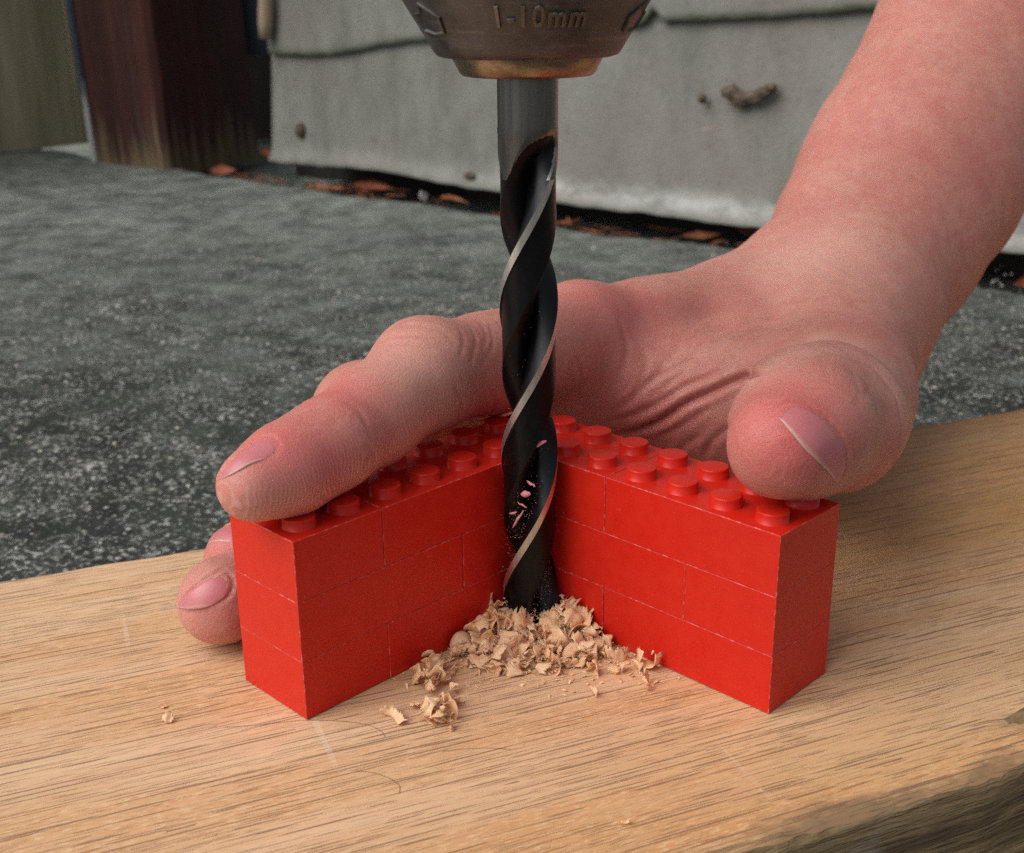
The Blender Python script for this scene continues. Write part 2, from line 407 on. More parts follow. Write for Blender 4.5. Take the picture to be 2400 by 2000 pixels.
# the foot of the cladding runs from far left to near right
W0 = np.array([-200., 1036.]); W1 = np.array([258., 621.])
WD = (W1 - W0) / np.linalg.norm(W1 - W0); WN = np.array([WD[1], -WD[0]])      # WN points to the camera side
if WN[1] > 0: WN = -WN
def wallp(s, off=0., z=0.):     # s along the wall from W0, off towards the camera
    p = W0 + WD * s + WN * off; return (p[0], p[1], z)
def ground_part():
    xs = np.unique(np.r_[np.linspace(-12000, -900, 12), np.arange(-900, 700, 5.), np.linspace(700, 12000, 12)])
    ys = np.unique(np.r_[np.linspace(-8000, 120, 14), np.arange(120, 1500, 5.), np.linspace(1500, 14000, 12)])
    X, Y = np.meshgrid(xs, ys, indexing='ij')
    Z = np.full_like(X, GZ)
    d = (X - W0[0]) * WN[0] + (Y - W0[1]) * WN[1]          # distance in front of the wall foot
    s = (X - W0[0]) * WD[0] + (Y - W0[1]) * WD[1]
    for i in range(len(xs)):
        if abs(xs[i]) > 900: continue
        for j in range(len(ys)):
            if not 120 <= ys[j] <= 1500: continue
            x, y = xs[i], ys[j]
            f = mnoise.fractal(Vector((x * .012, y * .012, 3)), .9, 2.1, 4)
            g = mnoise.noise(Vector((x * .11, y * .11, 9)))
            wob = 14 * mnoise.noise(Vector((s[i, j] * .012, 0, 5)))
            edge = np.clip((d[i, j] - 22 - wob) / 16., 0, 1)
            Z[i, j] += 1.2 * f + .5 * g - (1 - edge * edge * (3 - 2 * edge)) * 15
    V = np.stack([X, Y, Z], -1).reshape(-1, 3)
    nx, ny = len(xs), len(ys)
    a = (np.arange(nx - 1)[:, None] * ny + np.arange(ny - 1)[None]).ravel()
    F = np.stack([a, a + ny, a + ny + 1, a + 1], 1)
    return tag(mesh_obj('ground', V, F, M['ground']), kind='structure')
ground_part()

def prism(name, poly, z0, z1, mat, parent=None, bev=0, noise_amp=0, nz=10):
    n = len(poly); V = []; F = []
    for k in range(nz + 1):
        z = z0 + (z1 - z0) * k / nz
        for i, (x, y) in enumerate(poly):
            w = noise_amp * mnoise.noise(Vector((x * .05 + 3, y * .05, z * .03)))
            V.append((x + w, y + w, z))
    for k in range(nz):
        for i in range(n):
            a = k * n + i; b = k * n + (i + 1) % n
            F.append((a, b, b + n, a + n))
    F.append(list(range(n))[::-1]); F.append([nz * n + i for i in range(n)])
    return mesh_obj(name, V, F, mat, parent, smooth=False)

# weatherboard wall --------------------------------------------------
wall = empty('weatherboard_wall', wallp(250, 0, GZ))
tag(wall, 'weathered grey weatherboard wall behind the hand and drill', 'wall')
wl0 = np.array(wallp(250, 0, GZ))
def wob1(s, seed): return mnoise.noise(Vector((s * .011, seed, 0))) * 2.5 + mnoise.noise(Vector((s * .06, seed, 3))) * 1.2
def lap(s):        # height of the lap between the two lower boards: photographed rise to the right
    t = np.clip((s + 10) / 440., -.3, 1.6)
    return 59 + 26 * t - 7 * math.exp(-((s - 70) / 70.) ** 2) + wob1(s, 5) * .5
def foot(s): return GZ + 11 + 3 * math.sin(s * .012) + wob1(s, 2)
def clad_board(s0, s1, zlo, zhi, off_lo, off_hi, lip, seed, notch=None):
    ns = int((s1 - s0) / 4); nzz = 26; th = 7
    V = []; A = []; B = []
    for i in range(ns + 1):
        s = s0 + (s1 - s0) * i / ns
        lo, hi = zlo(s), zhi(s)
        if notch and abs(s - notch[0]) < notch[1]:
            lo += notch[2] * (1 - abs(s - notch[0]) / notch[1])
        for j in range(nzz + 1):
            u = (j / nzz) ** 1.6
            z = lo + (hi - lo) * u
            off = off_lo + (off_hi - off_lo) * u + mnoise.noise(Vector((s * .01, z * .02, seed))) * .6
            if lip: off += 4. * math.exp(-((z - lo) / 6.) ** 2)
            else: off -= 1.5 * math.exp(-((z - lo) / 1.5) ** 2)
            V.append(wallp(s, off, z)); A.append(math.exp(-((z - lo - 10) / 6.) ** 2) * float(np.clip((s - 200) / 120, .12, .8)) if lip else 0)
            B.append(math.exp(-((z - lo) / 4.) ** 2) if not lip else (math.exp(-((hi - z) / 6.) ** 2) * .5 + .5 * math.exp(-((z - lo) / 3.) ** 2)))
        V.append(wallp(s, off_lo - th, lo)); A.append(0); B.append(.8)
        V.append(wallp(s, off_hi - th, hi)); A.append(0); B.append(0)
    n = nzz + 3; F = []
    for i in range(ns):
        for j in range(nzz):
            a = i * n + j; F.append((a, a + n, a + n + 1, a + 1))
        a = i * n; F.append((a + nzz + 1, a + nzz + 1 + n, a + n, a))
        F.append((a + nzz, a + n + nzz, a + n + nzz + 2, a + nzz + 2))
        F.append((a + nzz + 2, a + n + nzz + 2, a + n + nzz + 1, a + nzz + 1))
    for i in (0, ns):
        F.append([i * n + j for j in range(nzz + 1)] + [i * n + nzz + 2, i * n + nzz + 1])
    o = mesh_obj('plank', np.array(V) - wl0, F, M['clad'], wall)
    for nm, arr in (('low', A), ('moss', B)):
        at = o.data.attributes.new(nm, 'FLOAT', 'POINT'); at.data.foreach_set('value', np.array(arr, np.float32))
    return o
clad_board(6, 900, foot, lambda s: lap(s) + 14, 6, -3, True, 1)
clad_board(10, 900, lap, lambda s: lap(s) + 130, 4.5, -2, False, 2, (392, 7, 9))
clad_board(14, 900, lambda s: lap(s) + 115, lambda s: lap(s) + 270, 7, -1, False, 3)
clad_board(14, 900, lambda s: lap(s) + 255, lambda s: lap(s) + 420, 7, -1, False, 4)
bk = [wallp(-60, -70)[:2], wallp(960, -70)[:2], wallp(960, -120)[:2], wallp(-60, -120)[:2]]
o = prism('void_backing', [(a - wl0[0], b - wl0[1]) for a, b in bk], -30, 560, M['dark'], wall)  # backing added behind the open gap; the void's darkness is its colour
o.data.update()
# lid added over the cavity to keep sky light out
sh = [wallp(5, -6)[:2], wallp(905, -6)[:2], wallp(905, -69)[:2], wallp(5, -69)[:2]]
prism('cavity_light_block', [(a - wl0[0], b - wl0[1]) for a, b in sh], 20, 60, M['dark'], wall, nz=1)
# curled pale strip at the board's left end
V, F = tube([wallp(16 + 5 * math.sin(k * .35), 11, 70 + k * 11) for k in range(12)], [5 + 1.2 * math.sin(k) for k in range(12)], 8)
mesh_obj('end_strip', np.array(V) - wl0, F, M['bark'], wall)

# post ----------------------------------------------------------------
pc, pl, pr = np.array((-295., 1053.)), np.array((-380., 1125.)), np.array((-241., 1180.))
pb = pl + pr - pc
post = empty('wooden_post', (-310, 1120, GZ)); post.rotation_euler.y = -.035; tag(post, 'thick dark red painted wooden post left of the grey boards', 'post')
po = np.array((-310., 1120.))
def local(p): return tuple(np.asarray(p)[:2] - po)
cham = .05
poly = [pc + (pr - pc) * cham, pr, pb, pl + (pb - pl) * .02, pl, pc + (pl - pc) * cham]
o = prism('post_shaft', [local(p) for p in poly], -8, 520, M['post'], post, noise_amp=1.2, nz=30)
strip = [pl + (-5, 2), pl + (1, -4), pl + (4, 8), pl + (-4, 10)]
prism('corner_strip', [local(p) for p in strip], -4, 520, M['trim'], post, nz=12)

# drainpipe in the gap -----------------------------------------------
pp = P(519, 100, 1195)
V, F = tube([(pp[0], pp[1], z) for z in np.linspace(48, 520, 6)], 17, 20)
o = mesh_obj('drainpipe', np.array(V) - (pp[0], pp[1], 48), F, M['pipe'], loc=(pp[0], pp[1], 48))
tag(o, 'blue grey pipe end in the dark gap between post and boards', 'pipe')

# fence left ----------------------------------------------------------
fa, fb = np.array((-493., 1188.)), np.array((-432., 1276.)); fd = (fb - fa) / np.linalg.norm(fb - fa); fn = np.array([fd[1], -fd[0]])
fence = empty('board_fence', (fa[0], fa[1], GZ)); tag(fence, 'mossy olive brown board fence left of the dark red post', 'fence')
for k in range(-5, 5):
    a0 = fa + fd * (k * 92); b0 = a0 + fd * 90
    off = fn * (1.5 if k % 2 else 0)
    poly = [a0 + off, b0 + off, b0 + off - fn * 18, a0 + off - fn * 18]
    prism('plank', [tuple(q - fa) for q in poly], 1, 900, M['fence'], fence, noise_amp=.8, nz=12)
# near-black sheet closing the view; the gap's shade is its colour
cw = empty('gap_shade_sheet', (-150, 1330, GZ)); tag(cw, 'near-black sheet giving the shade in the gap beside the red post', 'wall')
prism('plank', [(-160, 60), (120, 20), (120, 45), (-160, 85)], -10, 900, M['dark'], cw, nz=2)  # a single upright sheet, darkness put into its colour

# ------------------------------------------------------------ oak board
bdir = math.atan2(96.8, 225.8) - .02
bc = np.array((20., 163.))                # middle of the board's top
n_ = np.array([-math.sin(bdir), math.cos(bdir)])
back_pt = np.array((-93.5, 197.)); back_pt2 = np.array((132., 294.))
HW = 59.5
board = empty('oak_board', (0, 0, 0)); tag(board, 'thick pale oak board lying on the concrete under the red brick corner', 'board')
mid = (back_pt + back_pt2) / 2 - n_ * HW
board.location = (mid[0] * S, mid[1] * S, 0); board.rotation_euler.z = bdir
_g = onz(2092, 1466, 0); _g = np.array((_g[0] - mid[0], _g[1] - mid[1]))
GOU = (_g[0] * math.cos(bdir) + _g[1] * math.sin(bdir), -_g[0] * math.sin(bdir) + _g[1] * math.cos(bdir))
def make_board():
    xs = np.arange(-330, 331, 1.5); ny = 100
    V = []; mi = []
    def edgew(x, side):
        e = 1.3 * mnoise.noise(Vector((x * .02, side * 7, 0))) + .5 * mnoise.noise(Vector((x * .11, side * 7, 1)))
        if side < 0:
            c = mnoise.noise(Vector((x * .045, 11, 4))); e -= max(0, c - .12) * 7; 
            c = mnoise.noise(Vector((x * .016, 17, 4))); e -= max(0, c) * 5
        return e
    ys = np.linspace(-1, 1, ny)
    for x in xs:
        eb, ef = HW + edgew(x, 1), -HW + 1.4 - edgew(x, -1) * 1.2
        ef_s = ef; ef = ef + .7 * mnoise.noise(Vector((x * .35, 4, 4))) + .5 * mnoise.noise(Vector((x * .9, 4, 7)))
        rf = .9 + .9 * mnoise.noise(Vector((x * .07, 3, 8)))
        for v in ys:
            vv = np.sign(v) * (1 - (1 - abs(v)) ** 1.35)
            y = (vv + 1) / 2 * (eb - ef) + ef
            z = .10 * mnoise.noise(Vector((x * .02, y * .1, 2)))
            db, df = eb - y, y - ef
            z -= 1.6 * math.exp(-(db / 1.2) ** 2) + rf * math.exp(-(df / 1.1) ** 2) * .9
            gg = ((x - GOU[0]) / 3.6) ** 2 + ((y - GOU[1]) / 1.3) ** 2
            z -= 1.5 * math.exp(-gg)
            V.append((x, y, z))
        for zz in (-1.5, -3, -5, -8, -12, -16, -21, -27, -33, -40):     # front side going down
            w = 1.9 * mnoise.noise(Vector((x * .012, zz * .35, 5))) + .9 * mnoise.noise(Vector((x * .03, zz * .9, 6)))
            V.append((x, (ef_s if zz < -2 else (ef + ef_s) / 2) - .4 + w * .8 * min(1, -zz / 4), zz))
        for zz in (-40, -30, -20, -10, -4): V.append((x, eb + .6 * mnoise.noise(Vector((x * .03, zz * .3, 15))), zz))
    n = ny + 15; F = []
    for i in range(len(xs) - 1):
        for j in range(ny - 1):
            a = i * n + j; F.append((a, a + n, a + n + 1, a + 1)); mi.append(1 if ((xs[i] - GOU[0]) / 3.) ** 2 + ((V[a][1] - GOU[1]) / 1.) ** 2 < 1 else 0)
        seq = [0] + list(range(ny, ny + 15)) + [ny - 1]
        for p, q in zip(seq[:-1], seq[1:]):
            F.append((i * n + q, i * n + n + q, i * n + n + p, i * n + p)); mi.append(1)
    for i in (0, len(xs) - 1):
        ring = list(range(ny)) + list(range(ny, ny + 15))[::-1]
        f = [i * n + j for j in ring]; F.append(f if i else f[::-1]); mi.append(1)
    o = mesh_obj('plank', V, F, [M['wood'], M['side']], board, True, mi)
    return o
make_board()

# ------------------------------------------------------------ toy bricks
C0 = np.array((3.2, 185.8)); cy_, sy_ = math.cos(.79), math.sin(.79)
def w2(x, y):                 # brick frame -> world (inner corner at 0,0)
    return C0 + np.array((x * cy_ - y * sy_, x * sy_ + y * cy_))
BROT = .79
def rounded_box(lx, ly, z0, z1, r=.11):
    # box with two-step rounded edges, centred
    V = []; F = []; mi = []
    hx, hy = lx / 2, ly / 2
    zs = [(z0, r), (z0 + r * .3, r * .3), (z0 + r, 0), (z1 - r, 0), (z1 - r * .3, r * .3), (z1, r)]
    for z, ins in zs:
        a, b = hx - ins, hy - ins; q = r
        for sx, sy, in ((1, 1), (-1, 1), (-1, -1), (1, -1)):
            cx, cy = sx * (a - q), sy * (b - q)
            for k in range(4):
                ang = {(1, 1): 0, (-1, 1): 90, (-1, -1): 180, (1, -1): 270}[(sx, sy)] + k * 30
                V.append((cx + q * math.cos(math.radians(ang)), cy + q * math.sin(math.radians(ang)), z))
    n = 16
    for k in range(5):
        for i in range(n):
            a = k * n + i; b = k * n + (i + 1) % n
            F.append((a, b, b + n, a + n)); mi.append(1 if (k != 2 or i % 4 != 3) else 0)
    F.append(list(range(n))[::-1]); mi.append(0)
    F.append([5 * n + i for i in range(n)]); mi.append(0)
    return V, F, mi
def stud_mesh():
    prof = [(2.4, -.1), (2.4, 1.45), (2.36, 1.6), (2.26, 1.69), (2.12, 1.72), (0, 1.74)]
    prof = [(2.55, 0), (2.43, .06)] + prof[1:]
    V, F = lathe(prof, 36)
    o = mesh_obj('stud', V, F, [M['red']]); me = o.data
    bpy.data.objects.remove(o); return me
STUD = stud_mesh()
BM = {}
def brick(x0, x1, y0, y1, layer, label, group):
    lx, ly = x1 - x0 - .09, y1 - y0 - .09
    key = (round(lx, 2), round(ly, 2))
    jit = rng.uniform(-.05, .05, 3)
    c = w2((x0 + x1) / 2 + jit[0], (y0 + y1) / 2 + jit[1])
    if key not in BM:
        V, F, mi = rounded_box(lx, ly, .02, 9.57)
        o = mesh_obj('toy_brick', V, F, [M['red'], M['worn']], None, False, mi); BM[key] = o.data
    else:
        o = bpy.data.objects.new('toy_brick', BM[key]); COL.objects.link(o)
    o.location = (c[0] * S, c[1] * S, (layer * 9.6 + .12) * S); o.rotation_euler.z = BROT + jit[2] * .02
    tag(o, label, 'toy brick', group)
    if layer == 2:
        nx, ny = round((x1 - x0) / 8), round((y1 - y0) / 8)
        for i in range(nx):
            for j in range(ny):
                s_ = bpy.data.objects.new('stud', STUD); COL.objects.link(s_); s_.parent = o
                s_.location = ((-(nx - 1) * 4 + i * 8) * S, (-(ny - 1) * 4 + j * 8) * S, 9.56 * S)
                s_.rotation_euler.z = i + j
    return o
GL, GR = 'red toy bricks of the left wall', 'red toy bricks of the right wall'
for ly_, nm in ((0, 'bottom'), (2, 'top')):
    brick(-48, -32, 0, 16, ly_, {0: 'short red brick at the left end of the wall, resting on the board',
          2: 'short red studded brick under the tip of the index finger'}[ly_], GL)
    brick(-32, 0, 0, 16, ly_, {0: 'long red brick in the bottom course left of the drill, partly behind shavings',
          2: 'long red studded brick in the top course left of the drill'}[ly_], GL)
    brick(0, 16, -16, 16, ly_, {0: 'long red bottom brick at the inner corner right of the drill, behind shavings',
          2: 'long red studded top brick at the inner corner, just right of the drill'}[ly_], GR)
    brick(0, 16, -48, -16, ly_, {0: 'long red brick at the foot of the right wall end',
          2: 'long red studded brick under the thumb at the right end'}[ly_], GR)
brick(-48, -16, 0, 16, 1, 'long red brick in the middle course at the left end of the wall', GL)
brick(-16, 16, 0, 16, 1, 'long red middle brick running behind the drill to the outer corner', GL)
brick(0, 16, -32, 0, 1, 'long red middle course brick right of the drill', GR)
brick(0, 16, -48, -32, 1, 'short red middle brick at the right end, below the thumb', GR)

# ------------------------------------------------------------ drill bit
AX, AY = 2.75, 179.2
RB = 4.48
bit = empty('drill_bit', (AX, AY, 0)); tag(bit, 'black twist drill bit with bright helical edges standing in the shavings', 'drill bit')
def bit_mesh():
    pitch = 49.4; nphi = 216; z0, z1 = -5., 82.
    # where the bright margin crosses the front: display (1085, 480), (1095, 800), (1080, 1110)
    zm = 100 - 2.0
    def prof(phi):                       # phi in degrees, 0..180, two flutes
        p = phi % 180
        if p < 15: return 1.0, 1
        if p < 18: return 1.0 - .06 * (p - 15) / 3, 0
        if p < 88: return .94 - .02 * math.sin((p - 18) / 70 * math.pi), 0
        q = (p - 88) / 92.               # the flute, heel first, cutting face last
        r = .94 - .72 * math.sin(min(q / .66, 1) * math.pi / 2) ** 1.05
        if q > .66: r = .22 + .78 * ((q - .66) / .34) ** .95
        return r, 0
    zs = np.arange(z0, z1 + .01, .30); V = []; F = []; mi = []
    for z in zs:
        depth = np.clip((82.5 - z) / 8., 0, 1); depth = depth * depth * (3 - 2 * depth)
        tw = 360 * (z - ZM) / pitch
        for k in range(nphi):
            th = 360. * k / nphi
            # profile turned so that the margin sits at th = -90 (the front) when z = ZM
            r, m_ = prof(th)
            r = 1. - (1. - r) * depth if r < .94 else (r * depth + .985 * (1 - depth))
            ang = math.radians(tw - 90 - 7.5 + th)
            V.append((RB * r * math.cos(ang), RB * r * math.sin(ang), z))
    nz = len(zs)
    for j in range(nz - 1):
        for k in range(nphi):
            a, b = j * nphi + k, j * nphi + (k + 1) % nphi
            F.append((a, b, b + nphi, a + nphi))
            p_ = (360. * (k + .5) / nphi) % 180; r_ = (math.hypot(V[a][0], V[a][1]) + math.hypot(V[b][0], V[b][1])) / 2 / RB
            if zs[j] < 74.5: mi.append(1 if p_ < 15 else 0)
            else: mi.append(2 if r_ > .925 else 0)
    F.append(list(range(nphi))[::-1]); mi.append(0)
    F.append([(nz - 1) * nphi + k for k in range(nphi)]); mi.append(0)
    o = mesh_obj('fluted_body', V, F, [M['black'], M['steel'], M['shank']], bit, True, mi)
    o.data.set_sharp_from_angle(angle=math.radians(32))
ZM = 43.2
bit_mesh()
V, F = [], []
def shank():
    n = 90; V = []; prof = [(4.38, 73.5), (4.42, 79), (4.42, 92)]
    zs = np.linspace(72, 93, 30)
    for z in zs:
        rr = 4.43
        for k in range(n):
            a = 2 * math.pi * k / n; x, y = math.cos(a), math.sin(a)
            r = rr
            d = x * -.78 + y * -.62
            if d > .90 : r = rr * .90 / d
            V.append((r * x, r * y, z))
    F = [f for f in grid_faces(len(zs), n)]
    F += [(i * n + n - 1, (i + 1) * n + n - 1, (i + 1) * n, i * n) for i in range(len(zs) - 1)]
    return V, F
# the plain shank sits above the flute run-out
pass
V, F = [], []
Vs = []
n = 96
zs = [81.9, 82.4, 86, 90, 94]
for z in zs:
    for k in range(n):
        a = 2 * math.pi * k / n; x, y = math.cos(a), math.sin(a); r = 4.413
        d = x * -.72 + y * -.69
        if d > .965: r = r * .965 / d
        Vs.append((r * x, r * y, z))
Fs = [(b + j * n, a + j * n, a + (j + 1) * n, b + (j + 1) * n) for j in range(len(zs) - 1) for a, b in ((k, (k + 1) % n) for k in range(n))]
o = mesh_obj('shank', Vs, [f[::-1] for f in Fs], M['shank'], bit); o.data.set_sharp_from_angle(angle=math.radians(20))

# ------------------------------------------------------------ chuck
chuck = empty('drill_chuck', (AX, AY, 89)); tag(chuck, 'worn steel drill chuck stamped 1-10mm, gripping the bit from above', 'drill chuck')
cprof = [(10.8, 92.2), (12.1, 91.9), (12.9, 92.15), (13.5, 92.9), (14.1, 94.0), (21.6, 106.2), (22.2, 107.2), (22.4, 108.4), (22.4, 112)]
V, F = lathe([(r, z - 89) for r, z in cprof], 160); mesh_obj('cone_sleeve', V, F, M['chuck'], chuck).data.set_sharp_from_angle(angle=math.radians(35))
V, F = lathe([(r, z - 89) for r, z in [(4.5, 90.2), (5.2, 89.6), (8.6, 89.25), (9.3, 89.35), (9.75, 89.75), (10.9, 92.0), (10.9, 93.5)]], 128)
mesh_obj('nose_ring', V, F, M['brass'], chuck).data.set_sharp_from_angle(angle=math.radians(40))
V, F = lathe([(r, z - 89) for r, z in [(22.0, 112), (22.8, 112.4), (22.8, 140), (22, 141), (0, 141)]], 96)
for i in range(len(V)):
    x, y, z = V[i]; a = math.atan2(y, x); rr = math.hypot(x, y)
    if rr > 22.5:
        k = 1 - .02 * (math.cos(a * 36) > 0); V[i] = (x * k, y * k, z)
mesh_obj('grip_sleeve', V, F, M['chuck'], chuck)
for k in range(3):
    a = math.radians(-90 + 60 + k * 120)
    mb = MB(); pts = []
    c_, s_ = math.cos(a), math.sin(a)
    vv = []
    for (u, w, z) in [(4.3, -1.6, 0.4), (8.2, -1.6, .4), (8.2, 1.6, .4), (4.3, 1.6, .4), (4.5, -1.6, 4), (8.2, -1.6, 4), (8.2, 1.6, 4), (4.5, 1.6, 4)]:
        vv.append((u * c_ - w * s_, u * s_ + w * c_, z))
    mb.add(vv, [(0, 3, 2, 1), (0, 1, 5, 4), (1, 2, 6, 5), (2, 3, 7, 6), (3, 0, 4, 7)])
    mb.build('jaw', M['chuck'], chuck, False)
def cone_r(z): return 14.1 + (z - 94.0) * (21.6 - 14.1) / (106.2 - 94.0)
def on_cone(u, v, off, zc=97.45, a0=0.09):
    """u mm round the cone, v mm up its slope, off proud of it"""
    z = zc + v * .85; r = cone_r(z) + off * .85; a = a0 + u / cone_r(zc)
    return (r * math.sin(a), -r * math.cos(a), z - off * .52 - 89)
cu = bpy.data.curves.new('lettering', 'FONT'); cu.body = '1-10mm'; cu.size = 4.3; cu.space_character = 1.14
cu.align_x = 'CENTER'; cu.align_y = 'CENTER'; cu.extrude = .26; cu.bevel_depth = .09; cu.resolution_u = 3; cu.offset = .02
to = bpy.data.objects.new('lettering_src', cu); COL.objects.link(to)
dg = bpy.context.evaluated_depsgraph_get(); tm = bpy.data.meshes.new_from_object(to.evaluated_get(dg))
TV = [on_cone(v.co.x * .80, v.co.y, v.co.z) for v in tm.vertices]; TF = [tuple(p.vertices) for p in tm.polygons]
bpy.data.objects.remove(to)
mesh_obj('lettering', TV, TF, M['rub'], chuck, False)
# arrow mark pressed into the left of the cone, and its twin at the right
def arrow_mark(a0, flip=1):
    out = [(-3.2, -1.8), (-3.2, .9), (-1.0, 1.2), (-.4, 2.6), (2.9, .4), (2.5, -2.1), (.2, -2.4)]
    n = len(out); V = []; F = []
    for off, sc in ((-.2, 1.0), (.34, 1.0), (.38, .88), (-.25, .78)):
        for u, v in out: V.append(on_cone(u * sc * flip, v * sc, off, 97.2, a0))
    for k in range(3):
        for i in range(n):
            F.append((k * n + i, k * n + (i + 1) % n, (k + 1) * n + (i + 1) % n, (k + 1) * n + i))
    F.append([3 * n + i for i in range(n)])
    mesh_obj('arrow_mark', V, F, M['chuck'], chuck, False)
arrow_mark(-.98); arrow_mark(1.16, -1)

# ================================================================== HAND
H = 0.95
prims = []
def chain(pts, k=3., squash=None):
    for a, b in zip(pts[:-1], pts[1:]): prims.append((np.array(a[0]), a[1], np.array(b[0]), b[1], k, squash))
VN = -fwd
INDEX = [(P(522, 995, 168), 5.4), (P(592, 962, 172.5), 6.3), (P(672, 915, 178), 6.7), (P(768, 853, 187), 7.4),
         (P(874, 764, 198), 8.9), (P(1000, 748, 213), 8.6), (P(1190, 690, 238), 10.6)]
MIDDLE = [(P(452, 1233, 194.5), 7.0), (P(545, 1195, 204), 7.4), (P(620, 1080, 212), 7.6), (P(742, 836, 218), 8.3), ((-8, 232, 25), 8.0), ((10, 250, 24), 9.5)]
RING = [(P(496, 1149, 209), 6.6), (P(560, 1105, 216), 7.0), ((-22, 222, 22), 7.8), ((18, 262, 24), 9.5)]
PINKY = [((-16, 226, 6.8), 6.0), ((-4, 243, 14), 6.8), ((14, 259, 17), 7.5), ((34, 272, 16), 9)]
WR = [((76, 270, 36.5), 20.5), (P(1796, 490, 286), 24), (P(1868, 362, 297), 27.2), (P(2022, 80, 321), 29.6), ((190, 412, 142), 33), ((232, 470, 186), 35)]
chain([(WR[0][0], 20.5), (WR[1][0], 24)], 5, .80)
chain(WR[1:], 6, .84)
chain([(INDEX[-1][0], 10.6), (P(1350, 700, 252), 12.2), (P(1480, 672, 262), 12.6), (P(1640, 612, 272), 15.5)], 7)
chain([MIDDLE[-1], ((44, 262, 29), 11), ((72, 272, 33), 18)], 7)
chain([RING[-1], ((50, 274, 24), 11), ((76, 280, 30), 17)], 7)
chain([PINKY[-1], ((58, 283, 20), 11), ((82, 286, 29), 16)], 7)
chain([(P(1100, 812, 238), 8.0), (P(1170, 840, 242), 8.5), (P(1260, 860, 246), 9)], 5)
chain([(P(1210, 765, 238), 8.5), (P(1330, 800, 240), 9.5), (P(1470, 815, 236), 10.5), (P(1620, 800, 229), 12)], 7)      # web to the thumb
chain([(P(1330, 855, 247), 9.5), (P(1450, 880, 243), 11), (P(1600, 880, 232), 12)], 6)                                   # ball of the thumb
chain([(P(1560, 740, 250), 14), (P(1700, 700, 256), 17), (P(1748, 612, 272), 20)], 8)
chain([(P(1727, 851, 213), 12.0), (P(1726, 808, 226), 12.4), (P(1722, 722, 244), 14.0), (P(1752, 640, 262), 17.2)], 5)
chain(INDEX, 3.2); chain(MIDDLE, 2.2); chain(RING, .7); chain(PINKY, 1.)
THUMB = [(P(1600, 913, 170), 7.8), (P(1650, 884, 177), 9.6), (P(1706, 862, 189), 10.7), (P(1722, 856, 204), 10.6)]
nb_ = len(prims)
chain(THUMB, 5.); chain([(P(1618, 868, 177), 8.4), (P(1652, 846, 184), 9.6), (P(1690, 836, 194), 10.6)], 5.)
NTH = len(prims) - nb_
def sdf_grid():
    lo = np.array((-62., 138., -3.)); hi = np.array((262., 500., 222.))
    # pre-rotated boxes are not needed: evaluate each piece only near itself
    nx, ny, nz = [int(math.ceil(c / H)) + 1 for c in (hi - lo)]
    Fv = np.full((nx, ny, nz), 12., np.float32)
    def ev(pr, G, k):
        a, ra, b, rb, _, sq = pr
        R_ = max(ra, rb) + k + 2.5
        l = np.maximum(((np.minimum(a, b) - R_ - lo) / H).astype(int), 0)
        h_ = np.minimum(((np.maximum(a, b) + R_ - lo) / H).astype(int) + 2, (nx, ny, nz))
        X = (lo[0] + H * np.arange(l[0], h_[0], dtype=np.float32))[:, None, None] - np.float32(a[0])
        Y = (lo[1] + H * np.arange(l[1], h_[1], dtype=np.float32))[None, :, None] - np.float32(a[1])
        Z = (lo[2] + H * np.arange(l[2], h_[2], dtype=np.float32))[None, None, :] - np.float32(a[2])
        d = b - a; L2 = float(d @ d)
        t = np.clip((X * d[0] + Y * d[1] + Z * d[2]) / L2, 0, 1).astype(np.float32)
        vx, vy, vz = X - t * d[0], Y - t * d[1], Z - t * d[2]
        r = ra + (rb - ra) * t
        if sq:
            vn = vx * VN[0] + vy * VN[1] + vz * VN[2]; q = vn * (1 / sq - 1)
            vx = vx + q * VN[0]; vy = vy + q * VN[1]; vz = vz + q * VN[2]
        D = (np.sqrt(vx * vx + vy * vy + vz * vz) - r).astype(np.float32)
        if sq: D *= .9
        sl_ = (slice(l[0], h_[0]), slice(l[1], h_[1]), slice(l[2], h_[2]))
        A = G[sl_]; hh = np.maximum(k - np.abs(A - D), 0) / k
        G[sl_] = np.minimum(A, D) - hh * hh * k * .25
    for pr in prims[:nb_]: ev(pr, Fv, pr[4])
    T = np.full((nx, ny, nz), 12., np.float32) if False else None
    for pr in prims[nb_:]: ev(pr, Fv, 3.2)
    return Fv, lo
